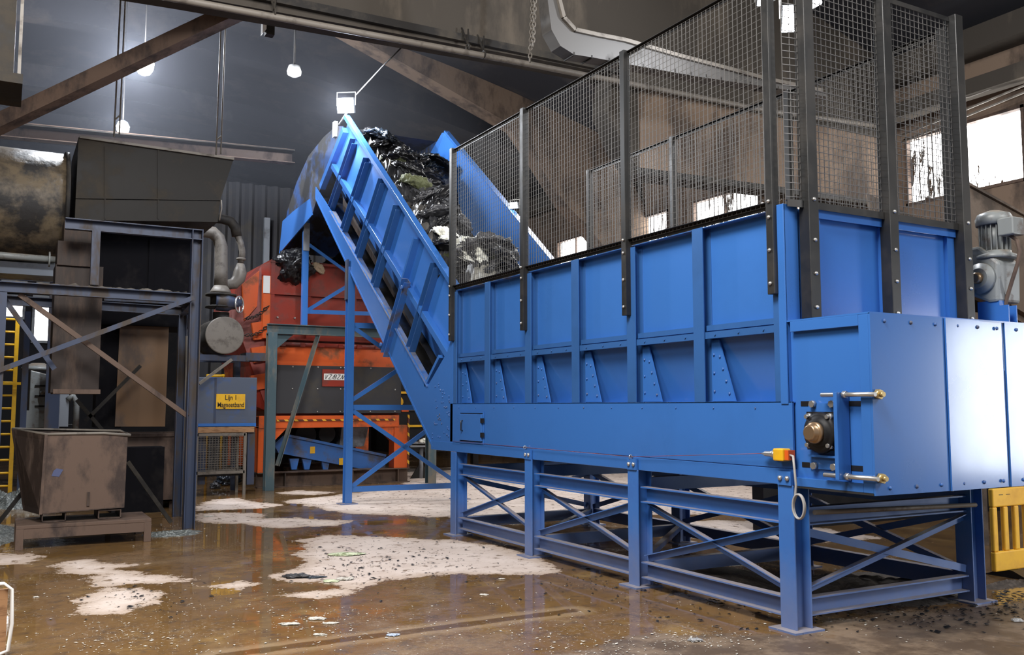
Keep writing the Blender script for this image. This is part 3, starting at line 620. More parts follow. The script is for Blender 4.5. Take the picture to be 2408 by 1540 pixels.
# --- emergency pull cord switch and cable
sw = thing('pull_cord_switch', 'yellow pull cord switch with grey cable on the blue skirt', 'switch', PX(1836, 1069, X0 - .04))
p = PX(1838, 1069, X0 - .05)
MB().box(p + V((-.04, -.05, -.045)), p + V((.045, .05, .045))).build('switch_box', YELLOW, sw, bev=.01)
MB().box(p + V((-.02, -.085, -.035)), p + V((.045, -.05, .035))).build('end_cover', ORANGE, sw, 'orange end cover')
MB().lathe(p + V((0, .05, 0)), (0, 1, 0), [(0, .03), (.03, .032), (.05, .022), (.11, .02), (.13, .01), (.15, .006)], 12).build('cord_tensioner', ZINC, sw)
MB().tube([p + V((0, .19, 0)), (X0 - .03, 6.75, 1.145), (X0 - .03, 8.66, 1.155), (X0 - .03, 10.5, 1.165)], .002, 5).build('pull_cord', RED, sw, 'thin red pull cord')
for y, z in ((6.75, 1.145), (8.66, 1.155)): MB().torus((X0 - .03, y, z), (0, 1, 0), .016, .005, 10, 5).bar((X0 - .03, y, z), (X0, y, z), .012, .012).build('cord_eyelet', ZINC, sw)
xx = X0 - .09
cp = [p + V((0, -.08, 0)), p + V((-.02, -.13, -.005)), PX(1868, 1100, xx), PX(1872, 1140, xx), PX(1870, 1170, xx), PX(1864, 1190, xx)]
MB().tube(cp, .009, 8).build('cable', CABLE, sw)
cc = PX(1880, 1191, xx)
m = MB()
for k in range(3): m.torus(cc + V((-.006 * k, 0, 0)), (1, .05 * k, 0), .085, .0075, 28, 6, sx=.62, xd=(0, 1, 0) if k != 1 else (0, 1, .06))
m.build('cable_coil', CABLE, sw)

# ================================================================== SUPPORT FRAME under the hopper
sf = thing('support_frame', 'blue steel support frame with crossed braces under the hopper', 'frame', (6, 7.7, 0))
LY = [4.89, 6.73, 8.6, 10.47]
XA, XBk = 5.075, 7.08
def leg(x, y, sgn):
    m = MB(); m.hbeam((x, y, .012), (x, y, ZB - (.0 if True else 0)), .15, .16, .012, up=(1, 0, 0)); o = m.build('leg', BLUED, sf, bev=.002)
    MB().box((x - .15, y - .13, 0), (x + .14, y + .13, .014)).build('base_plate', BLUED, o)
    if sgn < 0 and y < 10:
        MB().box((x - .092, y - .065, ZB), (x - .07, y + .065, ZB + .1)).build('head_plate', BLUE, o)
        for dy in (-.035, .035): MB().lathe((x - .092, y + dy, ZB + .05), (-1, 0, 0), [(0, .02), (.012, .018), (.02, .006)], 8).build('bolt', ZINC, o, 'zinc bolt')
for y in LY: leg(XA, y, -1); leg(XBk, y, 1)
for x, s in ((XA, 1), (XBk, -1)):
    for y0, y1 in zip(LY[:-1], LY[1:]):
        a, b = y0 + .075, y1 - .075
        for z in (.815, .155):
            m = MB(); m.channel((x - s * .01, a, z), (x - s * .01, b, z), .08, .14, .011, side=s); m.build('rail', BLUED, sf)
        m = MB(); m.angle((x + s * .01, a, .71), (x + s * .01, b, .25), .05, .06, .008, side=s); m.build('brace', BLUED, sf)
        m = MB(); m.angle((x + s * .035, a, .25), (x + s * .035, b, .71), .05, .06, .008, side=s); m.build('brace', BLUED, sf)
for y in (4.9, 10.47):
    a, b = XA + .085, XBk - .085
    for z in (.80, .155):
        m = MB(); m.channel((a, y - .01, z), (b, y - .01, z), .08, .13, .011, side=-1); m.build('rail', BLUED, sf)
    m = MB(); m.angle((a, y - .035, .27), (b, y - .035, .69), .05, .06, .008, side=-1); m.build('brace', BLUED, sf)
    m = MB(); m.angle((a, y, .69), (b, y, .27), .05, .06, .008, side=1); m.build('brace', BLUED, sf)
for y in LY[1:3]:
    for z in (.9, .155): MB().channel((XA + .085, y, z), (XBk - .085, y, z), .08, .12, .011).build('cross_beam', BLUED, sf)
for z in (.2,):
    for y0, y1 in zip(LY[:-1], LY[1:]):
        MB().bar((XA + .08, y0 + .08, z), (XBk - .08, y1 - .08, z), .06, .05).build('floor_brace', BLUED, sf)
cd = tag(MB().tube([PY(1915, 1205, 4.79), PY(2294, 1187, 4.79)], .018, 10).build('conduit', PIPE, loc=PY(1915, 1205, 4.79)), 'straight grey conduit on the end rail of the blue support frame', 'conduit')

# ================================================================== MESH FENCE on the hopper
fe = thing('mesh_fence', 'black steel posts with wire mesh panels standing on the hopper rim', 'fence', (6, 7.7, ZT))
FZ = 4.905
def fpost(x, y, z0, ax, w=.1, name='post'):
    m = MB(); m.box((x - w / 2, y - w / 2, z0), (x + w / 2, y + w / 2, FZ + .03)); o = m.build(name, FENCE, fe, bev=.004)
    for z in (z0 + .08, z0 + .33, z0 + .58, ZT + .05):
        d = V((-1, 0, 0)) if ax == 0 else V((0, -1, 0))
        MB().lathe(V((x, y, z)) + d * w / 2, d, [(0, .016), (.012, .014), (.018, .005)], 8).build('bolt', ZINC, o, 'zinc bolt')
# near side posts: flat bar lapped onto the rib, tube above
NY = [10.52, 8.67, 6.77, 4.93]
for y in NY: fpost(X0 - .015, y + .03, 2.43, 0, .07)
for x, z in ((5.21, 2.245), (6.10, 2.245), (7.02, 2.245)): fpost(x, YN - .085, z, 1, .1)
for y in (4.93, 6.77, 8.67, 10.52): fpost(X1 + .1, y + .07, 2.6, 0, .07)
def panel(p, q, z0, z1, step=.052, r=.0022, rh=.0022):
    p, q = V(p), V(q); L = (q - p).length; d = (q - p) / L; m = MB(); n = d.cross(V((0, 0, 1)))
    k = int(L / step)
    for i in range(k + 1): a = p + d * (L * i / k); m.bar((a.x, a.y, z0), (a.x, a.y, z1), 2 * r, 2 * r, (0, 1, 0) if abs(d.y) < .5 else (1, 0, 0))
    k = int((z1 - z0) / step)
    for i in range(k + 1): z = z0 + (z1 - z0) * i / k; m.bar(V((p.x, p.y, z)) + n * 2 * r, V((q.x, q.y, z)) + n * 2 * r, 2 * rh, 2 * rh)
    o = m.build('mesh_panel', WIRE, fe)
    f = MB(); f.angle((p.x, p.y, z1), (q.x, q.y, z1), .035, .04, .005); f.build('top_rail', FENCE, o)
    f = MB(); f.angle((p.x, p.y, z0), (q.x, q.y, z0), .05, .055, .005); f.build('bottom_rail', FENCE, o)
for a, b in zip(NY[1:], NY[:-1]): panel((X0 + .0, a + .06, 0), (X0 + .0, b, 0), ZT + .03, FZ, rh=.0012)
panel((5.26, YN - .06, 0), (6.05, YN - .06, 0), ZT + .02, FZ); panel((6.15, YN - .06, 0), (6.97, YN - .06, 0), ZT + .02, FZ)
panel((5.03, YN - .03, 0), (5.16, YN - .06, 0), ZT + .02, FZ)
for a, b in zip(NY[1:], NY[:-1]): panel((X1 + .1, a + .11, 0), (X1 + .1, b + .03, 0), ZT + .02, FZ, rh=.0012)

# ================================================================== TRESTLE under the inclined part
tr = thing('conveyor_trestle', 'thin blue trestle with diagonal bars carrying the inclined conveyor', 'trestle', (6, 14.6, 0))
TY = 14.62
for x, yt in ((X0 + .03, TY), (X1 - .05, TY - .2)):
    m = MB(); m.hbeam((x, yt, .012), (x, yt, bot(yt) - .0), .12, .13, .01, up=(0, 1, 0)); o = m.build('leg', BLUE, tr, bev=.002)
    MB().box((x - .14, yt - .14, 0), (x + .14, yt + .14, .014)).build('base_plate', BLUED, o)
MB().box((X0 - .05, TY - .06, bot(TY) - .55), (X0 - .02, TY + .06, bot(TY) + .12)).build('clamp_plate', STEELB, tr)
xa, xb = X0 + .09, X1 - .1
def tb_(z0, z1, nm, w=.05, h=.09): MB().angle((xa, TY, z0), (xb, TY - .2, z1), w, h, .008).build(nm, BLUE, tr)
zz = lambda y: PY(830, y, TY).z
tb_(zz(1150), zz(1150), 'crossbar'); tb_(zz(958), zz(958), 'crossbar'); tb_(zz(765), zz(765), 'crossbar')
tb_(zz(1145), zz(958), 'brace', .05, .07); tb_(zz(965), zz(1145), 'brace', .05, .07); tb_(zz(940), zz(770), 'brace', .05, .07); tb_(zz(770), zz(945), 'brace', .05, .07)
# ================================================================== WASTE on the conveyor
def smooth(a, b, x): t = min(1, max(0, (x - a) / (b - a))); return t * t * (3 - 2 * t)
def heap_z(x, y):
    u = (x - X0) / (X1 - X0)
    up = cap(y) - .48 - .6 * max(0, y - 14.6)                      # upper lump
    low = cap(min(y, 14)) - 1.35
    base = low + (up - low) * smooth(14.0, 14.55, y)
    if y > 10.9: base = max(base, cap(y) - .10 - 2.2 * max(0, u - .30) - .5 * max(0, y - 14.4))   # ridge against the near wall
    m = 3.62 - .9 * ((x - 5.62) / .55) ** 2 - 1.2 * ((y - 10.85) / .6) ** 2    # mound at the foot
    if y < 12.5: base = max(base if y > 11.2 else base - (11.2 - y) * 1.5, m)
    e = min(x - (X0 + .12), (X1 - .12) - x); return base - max(0, .25 - e) * .5
def hn(x, y, s=0):
    p = V((x * 2.4, y * 2.4, s)); q = V((x * 7, y * 7, s + 4))
    return .22 * noise.noise(p) + .24 * (1 - abs(noise.noise(q)) * 2.2) + .05 * (1 - abs(noise.noise(q * 2.3)) * 2)
def hfn(u, v):
    x = X0 + .13 + u * (X1 - X0 - .26); y = 10.15 + v * 5.1
    return (x + .05 * noise.noise(V((x * 5, y * 5, 9))), y, max(heap_z(x, y) - .1 + hn(x, y), 2.7 if y < 10.75 else -9))
hm = bpy.data.materials.new('mixed_rags'); hm.use_nodes = True; nt = hm.node_tree; b = nt.nodes['Principled BSDF']
g = nd(nt, 'ShaderNodeNewGeometry'); n0 = nd(nt, 'ShaderNodeTexNoise', i_Scale=3.0, i_Detail=3.0); nt.links.new(g.outputs['Position'], n0.inputs['Vector'])
ad = nd(nt, 'ShaderNodeVectorMath', operation='MULTIPLY_ADD'); nt.links.new(n0.outputs['Color'], ad.inputs[0]); ad.inputs[1].default_value = (.5, .5, .5); nt.links.new(g.outputs['Position'], ad.inputs[2])
vo = nd(nt, 'ShaderNodeTexVoronoi', i_Scale=3.2); nt.links.new(ad.outputs[0], vo.inputs['Vector'])
sp = nd(nt, 'ShaderNodeSeparateColor'); nt.links.new(vo.outputs['Color'], sp.inputs[0])
cr = nd(nt, 'ShaderNodeValToRGB'); cr.color_ramp.interpolation = 'CONSTANT'; el = cr.color_ramp.elements
el[0].position = 0; el[0].color = (.012, .012, .014, 1); el[1].position = .45; el[1].color = (.03, .03, .033, 1)
for p_, c_ in ((.68, (.05, .055, .03, 1)), (.8, (.07, .065, .06, 1)), (.93, (.2, .19, .16, 1))): e_ = el.new(p_); e_.color = c_
nt.links.new(sp.outputs[0], cr.inputs[0]); nt.links.new(cr.outputs[0], b.inputs['Base Color']); b.inputs['Roughness'].default_value = .38
o = MB().grid(hfn, 90, 190).build('waste_heap', hm, loc=(6, 12, 4)); tag(o, 'dark heap of mixed rags and film lying on the inclined conveyor', 'waste'); o['kind'] = 'stuff'
def crumple(seed, flat=.35, ridge=.5):
    """one crumpled bag or sheet: creases from ridged noise, flattened underneath"""
    ox = random.Random(seed).random() * 50; thin = flat < .3
    bm = bmesh.new(); bmesh.ops.create_icosphere(bm, subdivisions=5, radius=1)
    for v in bm.verts:
        p = v.co.copy(); q = p * 1.3 + V((ox, 0, 0)); w_ = V((noise.noise(q * 1.7), noise.noise(q * 1.7 + V((9, 0, 0))), noise.noise(q * 1.7 + V((0, 9, 0)))))
        cr = [1 - 2 * abs(noise.noise((q + w_ * .35) * f)) for f in (1.6, 3.4, 7.0)]
        k = .72 + .38 * noise.noise(q * .9) + .17 * cr[0] + .13 * cr[1] + .06 * cr[2]
        if thin: k += .35 * noise.noise(V((math.atan2(p.y, p.x) * 1.6 + ox, p.z * .2, 3)))
        x, y, z = p.x * k * 1.1, p.y * k, max(-.25, p.z) * k * flat * 1.6
        if thin: z += .22 * cr[1] * flat + .25 * cr[0] * flat
        v.co = V((x, y, z))
    for f in bm.faces: f.smooth = True
    me = bpy.data.meshes.new('crumpled'); bm.to_mesh(me); bm.free(); return me
CR = {}
def crumpled(name, mi, seed, loc, s, rot, label, cat, group=None, flat=.35):
    key = (mi, seed, flat)
    if key not in CR: me = crumple(seed, flat=flat); me.materials.append(RAG[mi] if isinstance(mi, int) else mi); CR[key] = me
    o = bpy.data.objects.new(name, CR[key]); COL.objects.link(o); o.location = loc
    o.scale = s if not isinstance(s, float) else (s, s, s); o.rotation_euler = rot
    return tag(o, label, cat, group)
SLOPE = math.atan(.78)
named = [(980, 385, 6.2, 2, .0, 'none')]
def on_heap(px_, py_):
    r = ray(px_, py_)
    t = 8.0
    while t < 26:
        p = EYEP + r * t
        if X0 + .1 < p.x < X1 - .1 and 10.2 < p.y < 15.3 and p.z < heap_z(p.x, p.y) + .12: return p
        t += .03
    return None
specials = [((945, 440), 2, .34, 'olive green cloth crumpled high on the heap above the black film'), ((905, 385), 0, .34, 'black bag at the top of the heap by the near conveyor wall'),
  ((1000, 400), 5, .3, 'shiny blue black bag at the top right of the heap'), ((985, 497), 4, .26, 'pinkish cloth halfway up the heap beside the near wall'),
  ((1085, 640), 3, .36, 'pale white sheet crumpled at the foot of the heap behind the fence'), ((1040, 580), 3, .28, 'pale film strip on the heap left of the first fence post'),
  ((1125, 595), 1, .40, 'dark grey bag at the foot of the heap behind the mesh'), ((1170, 600), 2, .26, 'olive cloth at the right end of the heap behind the mesh'),
  ((1185, 640), 3, .18, 'beige scrap at the right end of the heap low behind the mesh')]
k = 0
for (q, mi, s, lab) in specials:
    p = on_heap(*q)
    if p is None: continue
    k += 1; p.x = max(p.x, X0 + .16 + s); p.y = max(p.y, 10.72); p.z = heap_z(p.x, p.y) + .07; crumpled('crumpled_rag' if mi in (2, 4) else 'crumpled_film', mi, k % 5, p + V((.05, .08, -.02)), s, (SLOPE * .8, 0, k * 1.3), lab, 'waste')
for (x_, y_, z_, s_, lab) in ((5.62, 10.95, 3.60, .34, 'large white sheet spread over the foot of the heap beside the near conveyor wall'), (5.48, 11.75, 4.02, .2, 'white film strip above the large white sheet in the heap'), (5.95, 10.75, 3.42, .24, 'white sheet low behind the mesh, right of the large white sheet')):
    crumpled('crumpled_film', 3, 1, (x_, y_, z_), (s_ * 1.1, s_, s_), (.5, .1, .6), lab, 'waste')
for i in range(64):
    zone = i % 3; mi = random.choice([0, 0, 0, 1, 1, 5])
    if zone == 0: y = random.uniform(14.2, 15.0); x = random.uniform(X0 + .35, X1 - .4)
    elif zone == 1: y = random.uniform(11.3, 14.3); x = random.uniform(X0 + .5, X0 + .85)
    else: y = random.uniform(10.6, 11.25); x = random.uniform(X0 + .5, X0 + .95)
    z = heap_z(x, y) + .02 + random.uniform(-.05, .06); s = random.uniform(.16, .34)
    crumpled('crumpled_film', mi, i % 5, (x, y, z), (s * 1.2, s, s * .9), (SLOPE * random.uniform(.3, 1), random.uniform(-.4, .4), random.uniform(0, 6)),
             {0: 'crumpled black film in the heap on the inclined conveyor', 1: 'crumpled dark grey film in the heap on the inclined conveyor', 5: 'crumpled blue black film in the heap on the inclined conveyor'}[mi], 'waste', {0: 'black film scraps in the heap', 1: 'dark grey film scraps in the heap', 5: 'blue black film scraps in the heap'}[mi])
# ================================================================== RED MACHINE under the discharge head
YR = 18.2
rm = thing('waste_screen', 'red and orange waste machine with dark grey front panel below the conveyor head', 'machine', (6, 19.8, 0))
def yx(x, y, Y=YR): p = PY(x, y, Y); return p.x, p.z
def ybox(m, x0, y0, x1, y1, Y, dY, ):    # box whose near face spans two picture corners at distance Y
    a, b = PY(x0, y0, Y), PY(x1, y1, Y); return m.box((a.x, Y, min(a.z, b.z)), (b.x, Y + dY, max(a.z, b.z)))
for y in (YR - .02, YR + 2.6):
    m = MB(); m.hbeam((4.45, y + .15, .15), (7.66, y + .15, .15), .3, .30, .02); m.build('base_beam', RUST, rm, bev=.002)
for x in (5.0, 6.4, 7.4): MB().box((x - .01, YR - .01, .02), (x + .01, YR + .14, .28)).build('stiffener', RUST, rm)
for x0, x1 in ((4.45, 4.72), (7.30, 7.62)):
    for y in (YR, YR + 2.4): MB().box((x0, y, .3), (x1, y + .3, 1.2)).build('leg', ORANGE, rm, bev=.004)
MB().prism([(4.72, YR + .02, 1.2), (5.05, YR + .02, 1.2), (4.72, YR + .02, .86)], (0, .25, 0)).build('knee_plate', ORANGE, rm)
MB().prism([(7.30, YR + .02, 1.2), (6.95, YR + .02, 1.2), (7.30, YR + .02, .86)], (0, .25, 0)).build('knee_plate', ORANGE, rm)
for y in (YR - .03, YR + 2.4): m = MB(); m.channel((4.45, y + .12, 1.29), (7.4, y + .12, 1.29), .22, .24, .02, side=-1 if y > YR else 1); m.build('frame_beam', ORANGE, rm)
hzm = bpy.data.materials.new('hazard_dashes'); hzm.use_nodes = True; nt = hzm.node_tree; b = nt.nodes['Principled BSDF']; g = nd(nt, 'ShaderNodeNewGeometry'); s_ = nd(nt, 'ShaderNodeSeparateXYZ'); nt.links.new(g.outputs['Position'], s_.inputs[0])
f1 = nd(nt, 'ShaderNodeMath', operation='MULTIPLY_ADD'); nt.links.new(s_.outputs[2], f1.inputs[0]); f1.inputs[1].default_value = 1.0; nt.links.new(s_.outputs[0], f1.inputs[2])
f2 = nd(nt, 'ShaderNodeMath', operation='MULTIPLY'); nt.links.new(f1.outputs[0], f2.inputs[0]); f2.inputs[1].default_value = 5.2
f3 = nd(nt, 'ShaderNodeMath', operation='FRACT'); nt.links.new(f2.outputs[0], f3.inputs[0]); f4 = nd(nt, 'ShaderNodeMath', operation='GREATER_THAN'); nt.links.new(f3.outputs[0], f4.inputs[0]); f4.inputs[1].default_value = .62
mx = nd(nt, 'ShaderNodeMix', data_type='RGBA'); nt.links.new(f4.outputs[0], mx.inputs[0]); mx.inputs[6].default_value = (.10, .025, .012, 1); mx.inputs[7].default_value = (.75, .42, .03, 1); nt.links.new(mx.outputs[2], b.inputs['Base Color'])
MB().box((4.8, YR - .045, 1.30), (7.3, YR - .02, 1.335)).build('hazard_strip', hzm, rm, 'yellow and black dashed strip')
MB().box((7.6, YR - .02, .3), (7.64, YR + .02, 1.42)).build('hazard_strip', hzm, rm, 'yellow and black dashed strip')
gp = MB().box((4.79, YR - .02, 1.455), (7.44, YR + .03, 2.42)).build('front_panel', GREYP, rm, 'dark grey bolted panel', bev=.004)
for z in (1.49, 1.95, 2.39):
    for x in (5.1, 5.62, 6.1, 6.18, 6.75, 7.3): MB().lathe((x, YR - .02, z), (0, -1, 0), [(0, .018), (.008, .016), (.014, .006)], 8).build('bolt', ZINC, gp, 'zinc bolt')
sg = MB(); a, b_ = yx(757, 868), yx(816, 909); sg.box((a[0], YR - .045, b_[1]), (a[0] + .62, YR - .02, a[1])); sg = sg.build('name_plate', RED, rm, 'red plate with a white lettered strip')
MB().box((a[0] + .03, YR - .052, a[1] - .22), (a[0] + .56, YR - .045, a[1] - .09)).build('white_strip', WHITE, sg)
m = MB(); xx_ = a[0] + .05; zt_ = a[1] - .10; zb_ = a[1] - .21
def stroke(pts, w=.011):
    for p, q in zip(pts[:-1], pts[1:]): m.bar((xx_ + p[0], YR - .053, zb_ + p[1]), (xx_ + q[0], YR - .053, zb_ + q[1]), w, .003, (0, 1, 0))
for ch, ox in (('V', 0), ('Z', .075), ('/', .145), ('B', .18), ('Z', .255), ('/', .325), ('V', .355), ('L', .43)):
    G = {'V': [(.02, .1), (.015, .01), (.07, .1)], 'Z': [(.02, .1), (.075, .1), (0, .01), (.055, .01)], '/': [(0, .01), (.06, .1)], 'L': [(.04, .1), (.01, .01), (.055, .01)],
         'B': [(0, .01), (.03, .1), (.07, .095), (.06, .06), (.015, .055), (.055, .05), (.045, .012), (0, .01)]}[ch]
    stroke([(x + ox, y) for x, y in G])
m.build('lettering', GREYP, sg, 'slanted dark letters')
# body above the panel
MB().box((4.79, YR + .0, 2.42), (7.44, YR + .3, 2.50)).build('body_flange', ORANGE, rm)
MB().box((4.72, YR + .05, 2.50), (7.44, YR + .4, 2.80)).build('body_band', ORANGE, rm)
MB().tube([(4.7, YR + .05, 2.84), (7.45, YR + .05, 2.84)], .05, 12).build('hinge_tube', RED, rm)
for x in np.arange(4.9, 7.4, .4): MB().box((x - .05, YR - .01, 2.80), (x + .05, YR + .02, 2.87)).build('hinge_plate', RED, rm)
MB().box((4.66, YR + .12, 1.2), (7.44, YR + 2.5, 2.8)).build('lower_body', RED, rm)
up = MB().prism([(4.655, YR + .1, 2.9), (7.5, YR + .1, 2.9), (7.5, YR + .1, 4.55), (4.655, YR + .1, 4.55)], (0, 2.7, 0)).build('upper_body', RED, rm)
for z in (2.95, 3.25, 3.86, 4.5): MB().box((4.63, YR + .03, z - .02), (7.5, YR + .1, z + .02)).build('rib', RED, up)
for x in (4.68, 5.42, 6.4): MB().box((x - .04, YR + .04, 2.95), (x + .04, YR + .1, 4.5)).build('rib', RED, up)
for x in (4.8, 5.15): MB().lathe((x, YR + .1, 3.38), (0, -1, 0), [(0, .025), (.02, .022), (.03, .01)], 8).build('bolt', ZINC, up, 'zinc bolt')
# left end: sloping doors, flanges, chains
lf = MB().prism([(4.655, YR + .15, 1.5), (4.655, YR + .15, 4.5), (4.5, YR + .3, 4.45), (4.1, YR + .3, 4.05), (4.02, YR + .3, 3.3), (4.32, YR + .3, 2.4), (4.45, YR + .3, 1.6)], (0, 2.4, 0)).build('end_hood', RED, rm)
MB().box((4.5, YR + .05, 2.95), (4.66, YR + .2, 4.2)).build('door_edge', ORANGE, lf)
MB().box((4.49, YR + .03, 3.85), (4.62, YR + .05, 4.2)).build('label', WHITE, lf, 'pale sticker')
MB().prism([(4.12, YR + .22, 4.02), (4.45, YR + .22, 4.32), (4.42, YR + .22, 3.6), (4.18, YR + .22, 3.3)], (0, .08, 0)).build('door', ORANGE, lf)
for z0, z1 in ((3.25, 2.95), (2.75, 2.5), (2.2, 1.95)):
    MB().prism([(4.3, YR + .12, z0), (4.62, YR + .12, z0 + .06), (4.62, YR + .12, z1), (4.36, YR + .12, z1 - .04)], (0, .1, 0)).build('latch_plate', ORANGE, lf)
for (a, b_) in ((yx(576, 748), yx(632, 718)), (yx(575, 787), yx(632, 764))):
    mb = MB(); p, q = V((a[0], YR + .02, a[1])), V((b_[0], YR + .02, b_[1])); n_ = 11; d = (q - p).normalized()
    for i in range(n_):
        c = p.lerp(q, (i + .5) / n_) + V((0, 0, -.08 * math.sin(math.pi * (i + .5) / n_))); ax = V((0, 1, 0)) if i % 2 else d.cross(V((0, 1, 0)))
        mb.torus(c, ax, .028, .009, 10, 5, sx=1.5, xd=d)
    mb.build('chain', SOOT, rm, 'dark chain')
MB().box((7.46, YR - .01, 1.48), (7.62, YR + .2, 1.58)).build('signal_box', ORANGE, rm)
# waste hanging over the top edge
crumpled('crumpled_film', 0, 1, (5.15, YR + .25, 4.42), (.42, .38, .9), (1.3, 0, .4), 'black film hanging over the top of the red machine', 'waste')
crumpled('crumpled_film', 0, 3, (6.2, YR + .2, 4.5), (.5, .3, .5), (1.2, .2, 2), 'black film lying on the red machine behind the thin blue post', 'waste')
p = PY(748, 632, YR - .05); crumpled('torn_paper', mat('tan_paper', (.36, .27, .18, 1), .7), 2, p + V((0, .08, 0)), (.16, .07, .24), (.2, .5, 0), 'tan torn paper stuck to the red machine under the conveyor', 'paper')
# small blue discharge conveyor below the machine
bc = thing('discharge_conveyor', 'small sloping blue conveyor between the orange legs of the red machine', 'conveyor', (5.8, 18.6, .3))
YC = YR + .34
def cpoly(px_): return [PY(x, y, YC) for x, y in px_]
MB().prism(cpoly([(668, 1022), (906, 1069), (906, 1106), (842, 1101), (655, 1065), (644, 1045)]), (0, .03, 0)).build('side_plate', BLUEW, bc)
MB().prism([p + V((0, .9, 0)) for p in cpoly([(668, 1022), (906, 1069), (906, 1106), (842, 1101), (655, 1065), (644, 1045)])], (0, .03, 0)).build('side_plate', BLUEW, bc)
a, b_ = PY(668, 1022, YC), PY(906, 1071, YC); MB().bar(a + V((0, -.02, .0)), b_ + V((0, -.02, .0)), .06, .05).build('top_rail', BLUEW, bc)
m = MB(); m.add([a + V((0, .03, -.08)), b_ + V((0, .03, -.08)), b_ + V((0, .9, -.08)), a + V((0, .9, -.08))], [(0, 1, 2, 3)]); m.build('belt', DARK, bc)
for x, y in ((735, 1058), (803, 1085)): p = PY(x, y, YC - .006); MB().box(p + V((-.05, 0, -.07)), p + V((.05, .006, .07))).build('sticker', YELLOW, bc, 'worn yellow sticker')
for x in (692, 722, 766): p = PY(x, 1090, YC + .05); MB().prism([p + V((-.1, 0, .1)), p + V((.1, 0, .1)), p + V((.05, 0, -.12)), p + V((-.05, 0, -.12))], (0, .08, 0)).build('foot', BLUEW, bc)
MB().tube([PY(695, 1105, YC + .1), PY(695, 1105, YC + .1) + V((0, .7, 0))], .06, 12).build('roller', BLACK, bc)
MB().tube([(5.55, YR + .5, 1.0), (5.55, YR + 2, 1.0)], .22, 18).tube([(6.0, YR + .5, 1.02), (6.0, YR + 2, 1.02)], .18, 18).build('screen_drum', DARK, rm, 'dark roller under the frame')
MB().prism([(6.35, YR + .6, 1.15), (6.95, YR + .6, 1.15), (6.85, YR + .6, .75), (6.3, YR + .6, .7)], (0, 1, 0)).build('chute', GREYL, rm, 'grey sheet chute')
# ---- teal gantry in front of the machine
tg = thing('steel_gantry', 'dark teal steel gantry with a slanted brace before the red machine', 'frame', (5.8, 17.7, 0))
YG = 17.65
for x in (4.53, 7.9):
    for y in ((YG, YG + 4.6) if x > 5 else (YG,)):
        m = MB(); m.hbeam((x, y, 0), (x, y, 3.02), .18, .17, .014, up=(0, 1, 0)); m.build('post', TEAL, tg, bev=.002)
MB().hbeam((4.44, YG, 3.09), (8.0, YG, 3.09), .16, .19, .014).build('beam', TEAL, tg)
MB().angle(PY(748, 788, YG - .06), PY(652, 1095, YG - .06), .07, .09, .01, (0, 1, 0)).build('brace', TEAL, tg)
MB().prism([(4.62, YG, 2.99), (4.95, YG, 2.99), (4.62, YG, 2.7)], (0, .02, 0)).build('knee_plate', TEAL, tg)
# thin blue posts standing on the gantry, carrying the head
hs = thing('head_support', 'thin blue post and bars standing on the teal gantry under the conveyor head', 'frame', (5.4, YG, 3.18))
xa = PY(716, 700, YG).x
m = MB(); m.box((xa - .055, YG - .05, 3.185), (xa + .055, YG + .05, PY(716, 512, YG).z)); m.build('post', BLUE, hs)
MB().box((xa - .06, YG - .07, PY(716, 590, YG).z), (xa + .06, YG - .05, PY(716, 525, YG).z)).build('splice_plate', GREYL, hs)
b_ = PY(880, 738, YG); MB().angle((xa + .05, YG, PY(720, 733, YG).z), (b_.x, YG, b_.z), .06, .08, .01).build('crossbar', BLUE, hs)
p, q = PY(722, 730, YG), PY(818, 672, YG); MB().bar(p, q, .03, .07).build('brace', BLUE, hs)
p, q = PY(722, 572, YG), PY(830, 650, YG); MB().bar(p, q, .03, .06).build('brace', BLUE, hs)
m = MB(); m.box((xa + 1.75, YG + .2, 3.185), (xa + 1.86, YG + .3, 5.3)); m.build('post', BLUE, hs)
# corrugated dark silo wall behind
m = MB(); n_ = 44; pts = [(3.6 + 3.4 * i / n_, 22.2 + (.09 if i % 4 in (1, 2) else 0)) for i in range(n_ + 1)]
for (xa_, ya), (xb_, yb) in zip(pts[:-1], pts[1:]): m.add([(xa_, ya, 0), (xb_, yb, 0), (xb_, yb, 7.0), (xa_, ya, 7.0)], [(0, 1, 2, 3)])
m.box((3.6, 22.32, 0), (7.0, 22.4, 7.0)); cw = tag(m.build('corrugated_silo', GREYP, loc=(5.3, 22.2, 0)), 'tall dark corrugated silo standing behind the red machine', 'silo')
m = MB(); m.box((PY(620, 600, 22.1).x, 22.08, 0), (PY(633, 600, 22.1).x, 22.18, PY(627, 512, 22.1).z)); o = tag(m.build('steel_bar', GREYL, loc=(4.9, 22.1, 5)), 'pale upright bar on the corrugated silo above the red machine', 'bar')
